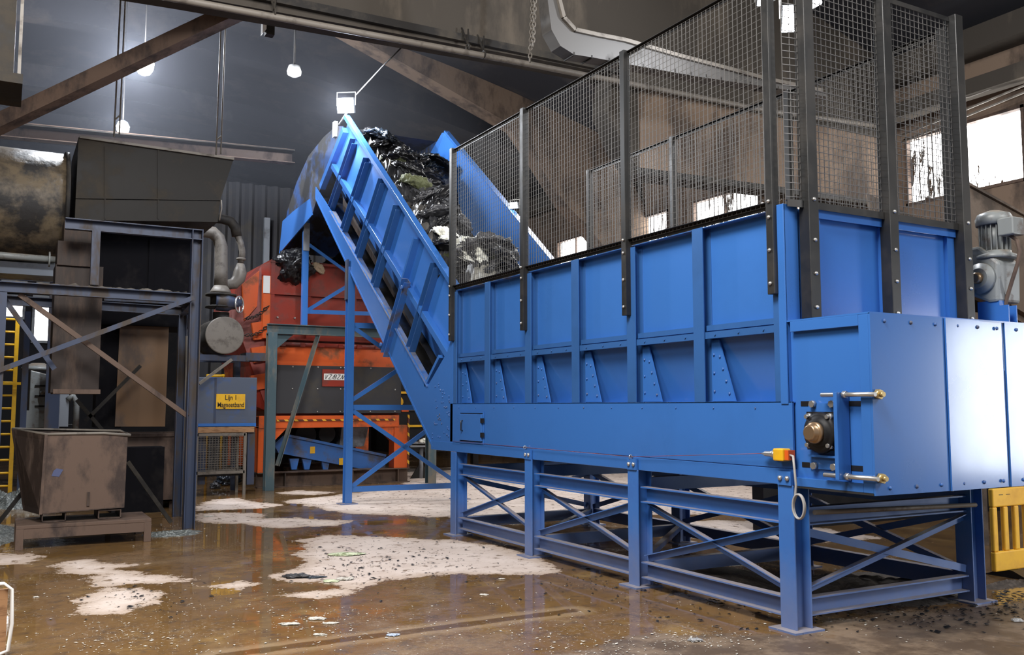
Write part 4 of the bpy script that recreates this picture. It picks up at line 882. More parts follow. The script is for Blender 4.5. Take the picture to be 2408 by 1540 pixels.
# clutter right of the red machine
pj = thing('propped_stand', 'thin grey stand with a small plate right of the red machine', 'stand', (8.7, 19.5, 0))
YP = 19.0
p = PY(990, 1115, YP); MB().tube([(p.x, YP, 0), (p.x, YP, PY(990, 1052, YP).z)], .05, 8).build('post', GREYL, pj); z = PY(990, 1050, YP).z
MB().box((p.x - .35, YP - .2, z), (p.x + .3, YP + .2, z + .03)).build('plate', GREYL, pj); MB().prism([(p.x - .25, YP, 0), (p.x + .25, YP, 0), (p.x + .05, YP, .3), (p.x - .05, YP, .3)], (0, .03, 0)).build('foot', SOOT, pj)
crumpled('crumpled_film', 3, 4, (p.x + .12, YP, z + .1), .17, (0, 0, 0), 'white scrap on the small plate right of the red machine', 'waste')
dk = thing('dark_machine', 'dark machine behind the conveyor foot right of the red machine', 'machine', (9.5, 20.6, 0))
MB().box((8.2, 20.5, .5), (10.6, 22, 2.6)).build('body', DARK, dk); MB().box((8.3, 20.45, 0), (8.45, 20.6, .5)).build('leg', DARK, dk); MB().box((10.3, 20.45, 0), (10.45, 20.6, .5)).build('leg', DARK, dk)
for i, z in enumerate((.7, 1.1, 1.5, 1.9)): MB().box((8.1, 20.44, z), (9.4, 20.5, z + .05)).build('rail', [GREYL, YELLOW, GREYL, YELLOW][i], dk, ['grey rail', 'yellow rail'][i % 2])
p = PY(938, 945, 20.3); MB().lathe((p.x, 20.44, p.z), (0, -1, 0), [(0, .16), (.08, .14), (.12, .06)], 14).build('cover', YELLOW, dk, 'yellow round cover')
# ================================================================== LEFT SIDE: sooty plant
YL, YL2 = 12.65, 14.15
lfm = thing('steel_scaffold', 'old dark blue steel frame with crossed braces at the left', 'frame', (1.1, 13.4, 0))
def lx(x, y, Y=YL): return PY(x, y, Y)
XPo = 2.215
m = MB(); m.channel((XPo, YL, 0), (XPo, YL, 3.96), .13, .14, .012, (1, 0, 0)); m.build('post', STEELB, lfm, bev=.002)
m = MB(); m.box((-.06, YL - .04, 0), (.02, YL + .04, 3.02)); m.build('post', STEELB, lfm)
xb2 = PY(425, 900, YL2).x
m = MB(); m.channel((xb2, YL2, 0), (xb2, YL2, 2.95), .10, .12, .012, (1, 0, 0)); m.build('post', STEELB, lfm)
m = MB(); m.box((-.1, YL2 - .05, 0), (.0, YL2 + .05, 3.0)); m.build('post', STEELB, lfm)
MB().channel((-1.4, YL, 3.06), (XPo - .05, YL, 3.03), .1, .13, .012, side=-1).build('beam', STEELB, lfm)
MB().channel((-1.4, YL2, 3.06), (xb2, YL2, 3.0), .1, .13, .012, side=-1).build('beam', STEELB, lfm)
m = MB(); m.channel((.62, YL, 3.89), (XPo + .07, YL, 3.89), .1, .14, .012, side=-1); m.build('beam', STEELB, lfm)
xs_ = lx(224, 600).x; MB().box((xs_ - .05, YL - .05, 3.13), (xs_ + .05, YL + .05, 3.82)).build('short_post', STEELB, lfm)
for xq in (XPo, ): MB().channel((xq, YL + .07, 3.03), (xb2, YL2, 3.0), .08, .12, .01).build('beam', STEELB, lfm)
def br(a, b, Y, w=.06, m_=STEELB): p, q = PY(*a, Y), PY(*b, Y); MB().angle(p, q, w, .07, .01, (0, -1, 0)).build('brace', m_, lfm)
br((-40, 885), (455, 700), YL - .05); br((45, 692), (440, 978), YL + .06, .06, RUST); br((8, 700), (128, 868), YL + .2); br((300, 1085), (402, 1228), YL + .1, .05, SOOT); br((-30, 1262), (52, 1158), YL + .1, .05, SOOT)
br((200, 990), (330, 860), YL2 + .3, .05, SOOT); br((180, 940), (240, 1010), YL2 + .3, .05, SOOT)
MB().tube([PY(440, 790, YL2 - .2), PY(438, 985, YL2 - .2), PY(432, 1190, YL2 - .2), PY(440, 1240, YL2 - .6)], .025, 8).build('hose', PIPE, lfm, 'dusty hose along the back post')
# grime lying on the beam
m = MB(); m.grid(lambda u, v: (-.3 + 2.4 * u, YL - .05 + .1 * v, 3.1 + max(0, .05 * noise.noise(V((u * 26, v * 2, 3))) + .012) * math.sin(math.pi * v)), 70, 5); o = m.build('dust_ridge', PIPE, lfm, 'pale grime heaped on the beam'); 
# chute
ch = thing('drop_chute', 'rusty brown upright chute hanging in the left steel frame', 'chute', (.8, 13.4, 1.76))
YCH = 13.15
ybox(MB(), 131, 620, 232, 924, YCH, .6).build('chute_body', RUSTD, ch, bev=.004)
ybox(MB(), 152, 516, 226, 585, YCH, .5).build('upper_box', RUSTD, ch, bev=.004); ybox(MB(), 136, 565, 216, 628, YCH - .04, .5).build('cover_plate', RUSTD, ch, bev=.004)
m = MB(); ybox(m, 125, 915, 236, 926, YCH - .03, .66); m.build('bottom_flange', RUST, ch)
a = PY(136, 606, YCH); MB().tube([a + V((-1.2, .2, .02)), a + V((-.02, .2, .0))], .045, 10).lathe(a + V((-.1, .2, 0)), (1, 0, 0), [(0, .1), (.02, .1)], 14).build('inlet_pipe', GREYM, ch, 'pale grey pipe with flange')
# big drum, trapezoid hopper
ZD, RD, YD_ = 4.42, .76, 14.35
dm = thing('rotary_drum', 'huge oily brown drum lying at the left edge', 'drum', (-.6, YD_, ZD - RD))
MB().lathe((-2.6, YD_, ZD), (1, 0, 0), [(0, RD), (3.28, RD), (3.29, RD * .97)], 56).build('shell', DRUM, dm)
MB().lathe((.66, YD_, ZD), (1, 0, 0), [(0, RD + .03), (.05, RD + .03), (.06, RD - .05)], 56).build('end_ring', SOOT, dm)
th = thing('trapezoid_hopper', 'dark sooty sheet steel hopper with slanted end above the steel frame', 'hopper', (1.8, 14.8, 4.2))
YT = 13.95
def tz(pts, d=1.5): return MB().prism([PY(x, y, YT) for x, y in pts], (0, d, 0))
tz([(185, 322), (549, 375), (518, 470), (178, 465)]).build('hopper_body', SOOT, th)
tz([(178, 465), (518, 470), (512, 522), (176, 517)], 1.45).build('lower_band', SOOT, th)
a, b_ = PY(187, 322, YT - .02), PY(550, 374, YT - .02); MB().bar(a, b_, .05, .035).build('rim', PIPE, th, 'pale dusty rim')
a, b_ = PY(178, 465, YT - .015), PY(518, 470, YT - .015); MB().bar(a, b_, .02, .02).build('seam', SOOT, th)
for x, yb_ in ((247, 470), (372, 470)): p, q = PY(x, 345, YT - .01), PY(x, yb_ + 45, YT - .01); MB().bar(p, q, .015, .015, (0, 1, 0)).build('seam', SOOT, th)
MB().tube([PY(520, 470, YT - .02), PY(521, 490, YT - .02), PY(516, 518, YT - .02)], .012, 6).build('edge_wire', PIPE, th)
for (x, y0, y1), w_ in (((274, 170, 322), 'left'), ((514, 180, 368), 'right')):
    hr = MB(); p = PY(x - 6, y1, YT + .1)
    hr.tube([(p.x, YT + .1, p.z), (p.x + .04, YT + .1, roof(p.x) - .02)], .012, 6); hr.tube([(p.x + .07, YT + .1, p.z + .05), (p.x + .1, YT + .1, roof(p.x) - .02)], .012, 6); hr.tube([(p.x, YT + .1, p.z + .25), (p.x + .07, YT + .1, p.z + .33)], .012, 6)
    hr.build('hanger_rods', PIPE, th)
# casing with ochre sheet behind the brace
cs = thing('dark_casing', 'black steel casing standing inside the left frame', 'casing', (1.7, 15.2, 0))
YCS = 14.75
ybox(MB(), 237, 545, 452, 770, YCS, 1.2).build('upper_casing', CASE, cs); ybox(MB(), 232, 765, 284, 1005, YCS + .2, .5).build('leg_casing', CASE, cs)
ybox(MB(), 245, 699, 425, 716, YCS - .06, .05).build('blue_bar', STEELB, cs); ybox(MB(), 352, 560, 362, 690, YCS - .03, .03).build('rib', CASE, cs)
sx0, sx1 = PY(276, 800, YCS + .1), PY(396, 800, YCS + .1)
m = MB(); m.prism([PY(283, 748, YCS + .1), PY(398, 752, YCS + .1), PY(388, 1003, YCS + .1), PY(270, 1003, YCS + .1)], (0, .03, 0)); m.build('ochre_sheet', OCHRE, cs, 'ochre brown sheet hanging from the casing')
MB().box((PY(270, 1000, YCS + .1).x, YCS + .14, 0), (PY(390, 1000, YCS + .1).x, YCS + .9, .98)).build('lower_casing', CASE, cs)
# bins and the low stand
st = thing('low_stand', 'low dirty steel stand under the front skip bin', 'stand', (.93, 12, 0))
MB().box((.21, 11.72, .23), (1.63, 12.55, .27)).build('top_plate', RUST, st, bev=.004)
MB().box((.29, 11.725, .12), (1.55, 11.765, .23)).build('apron', RUST, st); MB().box((.29, 12.505, .12), (1.55, 12.545, .23)).build('apron', RUST, st)
for x in (.21, 1.55):
    for y in (11.72, 12.47): MB().box((x, y, 0), (x + .08, y + .08, .23)).build('leg', RUST, st, bev=.003)
sk = thing('skip_bin', 'rusty brown skip bin with a flared left side on the low stand', 'bin', (.9, 12.1, .27))
A1, A2, A3, A4 = V((.487, 11.86, 1.275)), V((1.35, 11.86, 1.265)), V((1.34, 11.86, .40)), V((.455, 11.86, .37))
B1, B2, B3, B4 = V((.14, 12.45, 1.33)), V((1.33, 12.45, 1.29)), V((1.32, 12.45, .40)), V((.30, 12.45, .37))
def slab(m, q, t=.012):
    n = (q[1] - q[0]).cross(q[2] - q[0]).normalized() * t; return m.prism(q, n)
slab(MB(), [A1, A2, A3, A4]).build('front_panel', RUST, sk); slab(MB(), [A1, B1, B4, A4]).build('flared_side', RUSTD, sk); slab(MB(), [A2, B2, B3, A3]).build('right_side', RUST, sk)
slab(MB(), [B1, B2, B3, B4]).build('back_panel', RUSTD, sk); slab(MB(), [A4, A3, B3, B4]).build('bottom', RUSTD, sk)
m = MB(); rr = [A1, A1.lerp(A2, .3) + V((0, 0, .01)), A1.lerp(A2, .7) + V((0, 0, .012)), A2 + V((.02, -.01, -.01)), B2, B1]; m.tube(rr, .018, 8, close=True); m.build('rim', PIPE, sk, 'worn bare rim')
m = MB(); m.bar(A1 + V((-.01, -.005, 0)), A4 + V((0, -.005, 0)), .03, .03, (0, 1, 0)); m.build('corner_edge', RUST, sk)
for x in (.47, 1.06):
    m = MB(); 
    for dx, dz, w_, h_ in ((0, .275, .25, .012), (0, .37, .25, .012), (0, .28, .012, .09), (.238, .28, .012, .09)): m.box((x + dx, 11.88, dz), (x + dx + w_, 12.42, dz + h_))
    m.build('fork_pocket', RUSTD, sk)
MB().box((.93, 11.845, .44), (.96, 11.86, .6)).build('latch', RUSTD, sk)
MB().prism([(.55, 11.856, .80), (.63, 11.856, .79), (.67, 11.856, .87), (.60, 11.856, .885), (.57, 11.856, .86)], (0, .003, 0)).build('paint_patch', mat('faded_blue', (.06, .075, .16, 1), .5), sk, 'remnant of blue paint')
b2 = thing('steel_bin', 'large brown steel bin behind the skip bin and the frame posts', 'bin', (2.2, 16.2, 0))
YB2 = 15.3
p, q = PY(285, 1020, YB2), PY(432, 1184, YB2)
z0b, z1b = .12, p.z
for nm, a, b_ in (('front_panel', (p.x, YB2, z0b), (q.x, YB2 + .02, z1b)), ('back_panel', (p.x, YB2 + 1.0, z0b), (q.x, YB2 + 1.02, z1b)), ('left_panel', (p.x, YB2, z0b), (p.x + .02, YB2 + 1, z1b)), ('right_panel', (q.x - .02, YB2, z0b), (q.x, YB2 + 1, z1b)), ('bottom', (p.x, YB2, z0b), (q.x, YB2 + 1, z0b + .02))):
    MB().box(a, b_).build(nm, RUST, b2)
MB().box((p.x - .02, YB2 - .03, z1b - .05), (q.x + .02, YB2, z1b)).build('rim', RUST, b2)
for x in (p.x + .1, q.x - .2): MB().box((x, YB2 + .1, 0), (x + .1, YB2 + .9, z0b)).build('skid', RUSTD, b2)
p_ = PY(240, 1012, 14.2); lid = MB().grid(lambda u, v: (p_.x - .35 + .75 * u, 14.0 + .5 * v, p_.z + .04 * math.sin(u * 3) - .03 * u), 10, 3)
# ---- pipes, valve, tank
YP_ = 17.4
P = lambda x, y, Y=YP_: PY(x, y, Y)
Q = lambda x, y: PY(x, y, 17.6)
pv = thing('bent_pipe', 'thick dusty pipe bending down to the valve beside the left frame', 'pipe', P(519, 690))
MB().tube([P(440, 545), P(480, 543), P(500, 547), P(514, 560), P(520, 580), P(520, 640), P(519, 672)], [.118] * 6 + [.122], 16).build('pipe', PIPE, pv)
MB().lathe(P(519, 672), (0, 0, -1), [(0, .122), (.11, .19), (.14, .19)], 18).build('reducer', PIPE, pv)
p2 = thing('thin_bent_pipe', 'thinner bent pipe with a bulging joint right of the thick pipe', 'pipe', Q(560, 640))
MB().tube([Q(480, 512), Q(520, 514), Q(542, 520), Q(553, 535), Q(557, 555)], .095, 12).build('elbow', SOOT, p2)
MB().tube([Q(557, 550), Q(566, 572), Q(570, 592), Q(568, 612)], .06, 12).build('hose', PIPE, p2)
MB().lathe(Q(567, 606), (0, 0, -1), [(0, .055), (.01, .09), (.04, .09), (.05, .05), (.1, .055)], 14).build('coupling', PIPE, p2)
MB().tube([Q(566, 620), Q(565, 640), Q(561, 655), Q(550, 667), Q(532, 670), Q(515, 668)], [.07, .125, .125, .11, .09, .09], 14).build('joint', PIPE, p2)
gv = thing('gate_valve', 'grey and blue valve with handwheel on the round tank', 'valve', P(520, 718))
MB().lathe(P(520, 692), (0, 0, -1), [(0, .28), (.035, .28), (.04, .19), (.22, .19), (.225, .28), (.26, .28)], 22).build('flange', SOOT, gv)
c = P(520, 712); MB().lathe(c + V((0, -.12, 0)), (1, -.1, 0), [(-.12, .16), (.1, .17), (.22, .1), (.34, .06)], 16).build('valve_body', STEELB, gv, 'blue valve body')
hw = MB(); c = P(563, 716, YP_ - .15); hw.torus(c, (.75, -.65, 0), .15, .016, 24, 8)
for k in range(4): a = k * math.pi / 2; d = V((.65 * math.cos(a), .75 * math.cos(a), math.sin(a))); hw.bar(c, c + d * .15, .016, .022)
hw.tube([P(545, 716, YP_ - .1), c], .028, 8); hw.build('handwheel', ZINC, gv)
tkc = P(523, 790); RTK = .345
MB().lathe(P(520, 735), (0, 0, -1), [(0, .15), (.16, .15)], 16).build('neck', SOOT, gv)
tk = thing('round_tank', 'grey brown round tank seen from its flat end below the valve', 'tank', tkc + V((0, .6, -RTK)))
c = tkc + V((0, -.2, 0)); MB().lathe(c, (0, 1, 0), [(0, RTK - .01), (.03, RTK), (1.1, RTK), (1.13, RTK - .02)], 40).build('shell', SOOT, tk)
MB().lathe(c, (0, -1, 0), [(0, RTK), (.012, RTK), (.014, RTK - .02), (.018, .02)], 40).build('end_plate', PIPE, tk)
ts = thing('tank_stand', 'dark steel stand carrying the round tank', 'stand', (tkc.x, tkc.y + .5, 0))
zz_ = c.z - RTK - .005
for y in (c.y + .15, c.y + .85): MB().channel((c.x - .5, y, zz_ - .06), (c.x + .48, y, zz_ - .06), .08, .11, .01).build('beam', STEELB, ts)
for x in (c.x - .42, c.x + .42): MB().box((x - .06, 18.0, 0), (x + .06, 18.1, zz_ - .11)).build('leg', STEELB, ts)
MB().bar((c.x - .46, 17.02, zz_ - .55), (c.x + .1, 17.02, zz_ - .1), .05, .06, (0, 1, 0)).build('brace', PIPE, ts)
MB().box((c.x + .42, 17.3, zz_ - .1), (c.x + .78, 17.8, zz_ + .05)).build('side_tray', STEELB, ts)
# ---- blue magnet housing with the yellow sign, mesh crate below
YM = 17.2
MAGB = mat('greyed_blue_sheet', (.07, .088, .13, 1), .45, dirt=(.035, .085, .24, 1), amt=.35, scale=2.5)
mg = thing('magnet_housing', 'worn blue sheet steel housing with a yellow sign left of the teal gantry', 'housing', (3.6, YM + .4, 1.1))
ybox(MB(), 466, 886, 602, 1001, YM, .7).build('body', MAGB, mg, bev=.01)
ybox(MB(), 505, 888, 507, 1000, YM - .006, .006).build('sheet_edge', STEELB, mg)
ybox(MB(), 466, 996, 602, 1003, YM - .02, .02).build('bottom_edge', BLUE, mg)
ybox(MB(), 466, 1003, 598, 1016, YM - .02, .6).build('wood_board', WOOD, mg, 'brown wooden board')
for x in (468, 583): ybox(MB(), x, 1016, x + 14, 1139, YM + .05, .1).build('leg', STEELB, mg)
sgn = ybox(MB(), 509, 926, 576, 961, YM - .018, .012).build('sign', YELLOW, mg, 'yellow sign with black lettering')
cx_ = (PY(509, 940, YM).x + PY(576, 940, YM).x) / 2
shade_text('Lijn 1', .125, 'lettering', BLACK, sgn, (cx_, YM - .02, PY(540, 940, YM).z), (1, 0, 0), (0, 0, 1), .8)
shade_text('Magneetband', .125, 'lettering', BLACK, sgn, (cx_, YM - .02, PY(540, 957, YM).z), (1, 0, 0), (0, 0, 1), .72)
cr_ = thing('mesh_crate', 'wire mesh crate with dusty frame under the blue housing', 'crate', (3.5, YM + .1, 0))
YK = YM - .15
fr = MB(); a, b_ = PY(463, 1020, YK), PY(574, 1122, YK)
for x in (a.x, b_.x):
    for y in (YK, YK + .6): fr.bar((x, y, .0), (x, y, a.z), .05, .05)
for z in (b_.z + .1, a.z - .02): fr.bar((a.x, YK, z), (b_.x, YK, z), .05, .05); fr.bar((a.x, YK + .6, z), (b_.x, YK + .6, z), .05, .05); fr.bar((a.x, YK, z), (a.x, YK + .6, z), .05, .05); fr.bar((b_.x, YK, z), (b_.x, YK + .6, z), .05, .05)
fr.build('frame', PIPE, cr_)
z0c, z1c = b_.z + .12, a.z - .04
for y in (YK, YK + .6):
    wm = MB()
    for i in range(17): x = a.x + (b_.x - a.x) * (i + .5) / 17; wm.bar((x, y, z0c), (x, y, z1c), .006, .006, (0, 1, 0))
    for i in range(15): z = z0c + (z1c - z0c) * (i + .5) / 15; wm.bar((a.x, y, z), (b_.x, y, z), .006, .006)
    wm.build('wire_mesh', PIPE, cr_)
MB().box((a.x + .05, YK + .05, b_.z + .03), (b_.x - .05, YK + .55, b_.z + .06)).build('floor_plate', SOOT, cr_)
crumpled('rubbish_bag', 5, 2, PZ(535, 1140) + V((0, 0, .07)), (.3, .2, .3), (0, 0, .5), 'black rubbish bag on the floor under the mesh crate', 'bag')
crumpled('rubbish_bag', 1, 3, PZ(505, 1148) + V((0, 0, .04)), (.16, .1, .16), (0, 0, 1.5), 'small grey rag left of the black bag under the crate', 'bag')
# ---- far left: ladder, blue column, grey machine, grey conveyor side, bright windows in the back wall
YLd = 19.6
ld = thing('ladder', 'yellow steel ladder at the left edge', 'ladder', (PY(22, 1130, YLd).x, YLd, 0))
xr, xl = PY(35, 900, YLd).x, PY(-12, 900, YLd).x
for x in (xl, xr): MB().bar((x, YLd, .0), (x, YLd + .1, PY(35, 745, YLd).z), .07, .05, (0, 1, 0)).build('rail', YELLOW, ld)
for i in range(14): z = .12 + i * .24; MB().tube([(xl, YLd + .1 * z / 3.4, z), (xr, YLd + .1 * z / 3.4, z)], .022, 8).build('rung', YELLOW, ld)
MB().box((xl, YLd - .02, 2.0), (xr + .1, YLd + .0, 2.05)).build('hoop_bar', YELLOW, ld)
cl_ = tag(MB().hbeam((PY(58, 900, 18.6).x, 18.6, 0), (PY(58, 900, 18.6).x, 18.6, 3.3), .10, .12, .012, (0, 1, 0)).build('steel_column', STEELB, loc=(PY(58, 900, 18.6).x, 18.6, 0)), 'upright dark blue steel column beside the yellow ladder', 'column')
gm = thing('grey_machine', 'pale grey machine between the yellow ladder and the rusty chute', 'machine', (1.2, 21, 0))
YGm = 20.6
m = MB(); m.prism([PY(72, 870, YGm), PY(112, 880, YGm), PY(122, 905, YGm), PY(118, 960, YGm), PY(120, 1000, YGm), PY(66, 1000, YGm)], (0, 1.0, 0)); m.build('hopper', GREYM, gm, bev=.02)
m = MB(); m.lathe(V((PY(92, 852, YGm).x, YGm + .5, PY(92, 868, YGm).z)), (0, 0, 1), [(0, .32), (.05, .3), (.14, .12)], 18); m.build('dome', GREYM, gm)
ybox(MB(), 62, 965, 112, 1005, YGm - .05, 1.1).build('base_tank', GREYM, gm); MB().box((PY(64, 1000, YGm).x, YGm + .3, 0), (PY(185, 1000, YGm).x, YGm + 1.1, PY(64, 1000, YGm).z)).build('plinth', DARK, gm)
ybox(MB(), 117, 800, 134, 1125, YGm - .5, .15).build('pillar', GREYL, gm)
ybox(MB(), 138, 925, 160, 1003, YGm - .1, .05).build('cabinet_door', GREYL, gm)
for i in range(4): ybox(MB(), 82, 905 + i * 24, 116, 909 + i * 24, YGm - .02, .02).build('rung', SOOT, gm)
MB().tube([P(96, 925, YGm - .1), P(108, 918, YGm - .1), P(114, 930, YGm - .1), P(114, 1010, YGm - .1)], .04, 8).build('hose', GREYM, gm); MB().tube([P(160, 940, YGm - .1), P(172, 930, YGm - .1), P(180, 945, YGm - .1), P(178, 1010, YGm - .1)], .06, 8).build('hose', GREYM, gm)
gc = thing('grey_conveyor', 'blue grey conveyor side crossing behind the left frame', 'conveyor', (0, 17.6, 3.5))
ybox(MB(), -120, 605, 134, 650, 17.4, .8).build('side_plate', GREYL, gc); ybox(MB(), -120, 600, 134, 606, 17.36, .88).build('top_rail', GREYM, gc); ybox(MB(), -120, 648, 134, 664, 17.4, .06).build('bottom_rail', STEELB, gc)
ybox(MB(), -100, 664, -80, 1160, 17.5, .1).build('leg', STEELB, gc); ybox(MB(), 118, 664, 131, 1160, 17.6, .1).build('leg', STEELB, gc)
CLEAN = emis('daylit_glass', (1, 1, 1, 1), 6)
for i, (x0, y0, x1_, y1) in enumerate(((10, 664, 57, 684), (92, 668, 132, 686), (84, 700, 142, 802), (12, 698, 52, 745))):
    m = MB(); a, b_ = PY(x0, y0, 31.9), PY(x1_, y1, 31.9)
    for p, q in (((a.x - .08, a.z), (b_.x + .08, a.z + .08)), ((a.x - .08, b_.z - .08), (b_.x + .08, b_.z)), ((a.x - .08, b_.z), (a.x, a.z)), ((b_.x, b_.z), (b_.x + .08, a.z))): m.box((p[0], 31.86, min(p[1], q[1])), (q[0], 31.99, max(p[1], q[1])))
    o = struct(m, f'window_{8+i}', GREYL); MB().box((a.x, 31.92, b_.z), (b_.x, 31.94, a.z)).build('pane', CLEAN, o)
# lit yellow rails glimpsed through the gap left of the tank stand
yr = thing('yellow_railing', 'yellow railing glimpsed below the round tank', 'railing', (5, 24, 1.5))
for y_ in (905, 884): a, b_ = PY(485, y_, 21.5), PY(560, y_, 21.5); MB().tube([a, b_], .035, 8).build('rail', YELLOW, yr)
for x_ in (490, 525, 556): a, b_ = PY(x_, 880, 21.5), PY(x_, 935, 21.5); MB().tube([a, (a.x, 21.5, 0)], .03, 8).build('post', YELLOW, yr)
# ================================================================== RIGHT SIDE
# yellow barrier
YBr = 5.35
bx = PY(2334, 1150, YBr).x; zb0, zb1 = .06, .83
br_ = thing('barrier', 'yellow plastic barrier beside the blue support frame', 'barrier', (bx + .6, YBr, 0))
L = 1.3; m = MB(); dY = .05
m.box((bx, YBr, zb1 - .17), (bx + L, YBr + dY, zb1)); m.box((bx, YBr, .07), (bx + L, YBr + dY, .25))
k = 0; x = bx
while x < bx + L - .02: m.box((x, YBr + .004, .25), (x + .068, YBr + dY - .004, zb1 - .17)); x += .165
m.build('panel', YBAR, br_, bev=.012)
for x in (bx + .2, bx + .95): MB().prism([(x, YBr - .2, 0), (x, YBr + .25, 0), (x, YBr + .08, .07), (x, YBr - .03, .07)], (.14, 0, 0)).build('foot', BLACK, br_)
for x in (bx + .09, bx + .2): MB().box((x, YBr - .003, zb1 - .06), (x + .06, YBr, zb1 - .055)).build('slot', BLACK, br_)
# gear motor on the far side of the hopper end
gx_ = 7.35
gr = thing('gear_motor', 'grey gear motor standing on the far corner of the blue hopper', 'motor', (gx_, 5, 2.4))
G = lambda x, y: PX(x, y, gx_)
yc = G(2305, 640).y; zc = G(2305, 655).z
m = MB(); m.prism([G(2268, 585), G(2300, 578), G(2330, 600), G(2347, 615), (gx_, G(2347, 690).y, G(2340, 710).z), G(2325, 712), G(2268, 690)], (.32, 0, 0)); m.build('gearbox', GREYM, gr, bev=.025)
c = G(2308, 655); MB().lathe((gx_, c.y, c.z), (-1, 0, 0), [(0, .135), (.03, .13), (.035, .09), (.05, .085)], 26).build('bearing_cover', GREYM, gr)
MB().lathe((gx_ - .05, c.y, c.z), (-1, 0, 0), [(0, .05), (.04, .045), (.045, .03)], 18).build('shaft_end', SHAFT, gr)
t = G(2313, 540); mt = MB(); mt.lathe((gx_ + .15, t.y, zc + .17), (0, 0, 1), [(0, .17), (.03, .17), (.05, .13), (.07, .125)], 22); mt.build('motor_flange', GREYM, gr)
z0m, z1m = zc + .24, G(2310, 525).z
mb_ = MB(); mb_.lathe((gx_ + .15, t.y, z0m), (0, 0, 1), [(0, .1), (z1m - z0m, .1)], 20)
for k in range(18): a = k / 18 * 6.283; mb_.bar((gx_ + .15 + .11 * math.cos(a), t.y + .11 * math.sin(a), z0m), (gx_ + .15 + .11 * math.cos(a), t.y + .11 * math.sin(a), z1m), .008, .03, (math.cos(a), math.sin(a), 0))
mb_.build('motor_body', GREYM, gr)
MB().lathe((gx_ + .15, t.y, z1m), (0, 0, 1), [(-.01, .145), (.05, .15), (.09, .13), (.12, .05)], 24).build('fan_cowl', GREYM, gr)
MB().box((gx_ + .02, t.y - .25, z1m - .13), (gx_ + .18, t.y - .11, z1m + .02)).build('terminal_box', GREYM, gr, bev=.01)
MB().box((gx_ + .02, t.y - .1, 1.9), (gx_ + .1, t.y + .1, G(2320, 708).z)).build('mount_plate', BLUE, gr)
cbx = gx_ + .1; H = lambda x, y: PX(x, y, cbx)
tag(MB().tube([H(2343, 535), H(2352, 548), H(2375, 553), H(2392, 565), H(2398, 590), H(2393, 620), H(2380, 660), H(2368, 700), H(2358, 745), H(2354, 765)], .016, 8).build('motor_cable', RUST, loc=H(2354, 765)), 'brown cable arching from the grey gear motor down behind the blue box', 'cable')
hsup = tag(MB().channel((7.42, 4.72, 2.23), (7.42, 4.72, 2.45), .16, .12, .012, (1, 0, 0)).build('motor_post', BLUE, loc=(7.42, 4.72, 2.23)), 'blue steel post under the grey gear motor', 'post')
# muddy conveyor at the right
YW = 6.6
cv = thing('muddy_conveyor', 'muddy brown conveyor trough sloping down at the right edge', 'conveyor', (10, YW, 3))
Rr = lambda x, y: PY(x, y, YW)
MB().prism([Rr(2225, 408), Rr(2250, 425), Rr(2430, 522), Rr(2500, 560), Rr(2500, 800), Rr(2408, 740), Rr(2330, 690), Rr(2262, 650), Rr(2225, 560)], (0, .03, 0)).build('side_plate', BROWNC, cv)
MB().prism([p + V((0, 1.1, 0)) for p in (Rr(2225, 408), Rr(2430, 522), Rr(2500, 560), Rr(2500, 800), Rr(2262, 650))], (0, .03, 0)).build('side_plate', BROWNC, cv)
a, b_ = Rr(2262, 655), Rr(2500, 800); MB().channel(a + V((0, -.03, -.07)), b_ + V((0, -.03, -.07)), .1, .14, .012, side=-1).build('chassis_rail', BROWNC, cv)
m = MB(); m.add([a + V((0, .03, 0)), b_ + V((0, .03, 0)), b_ + V((0, 1.1, 0)), a + V((0, 1.1, 0))], [(0, 1, 2, 3)]); m.build('belt', DARK, cv)
a, b_ = Rr(2225, 406), Rr(2430, 518); MB().bar(a, b_, .06, .03).build('top_edge', BROWNC, cv)
for x in (9.9, 11.5): MB().box((x, YW + .1, 0), (x + .15, YW + .25, 2.7)).build('leg', BROWNC, cv)
MB().box((8.6, YW + 2.2, 0), (13.5, YW + 2.4, 2.5)).build('dark_hopper', DARK, thing('dark_bunker', 'dark bunker wall standing behind the muddy conveyor', 'bunker', (11, YW + 2.3, 0)))
# lower girder face and bunker at the far right under the windows are the wall itself
# board with pale rim at the lower left corner
ch_ = thing('wooden_tray', 'tan wooden board with a white rim cut off by the left edge', 'board', (0, 7, 0))
o_ = PZ(20, 1538); Yq = o_.y
a = PY(34, 1372, Yq); xq = a.x
MB().box((xq - .62, Yq - .02, .0), (xq - .035, Yq + .02, a.z - .03)).build('board', WOOD, ch_)
MB().tube([(xq - .65, Yq - .03, a.z + .01), (xq - .06, Yq - .03, a.z + .01), (xq - .015, Yq - .03, a.z - .03), (xq - .005, Yq - .03, .2), (xq - .02, Yq - .03, .03), (xq - .07, Yq - .03, .012), (xq - .65, Yq - .03, .012)], .012, 8).build('rim', WHITE, ch_, 'white rim')
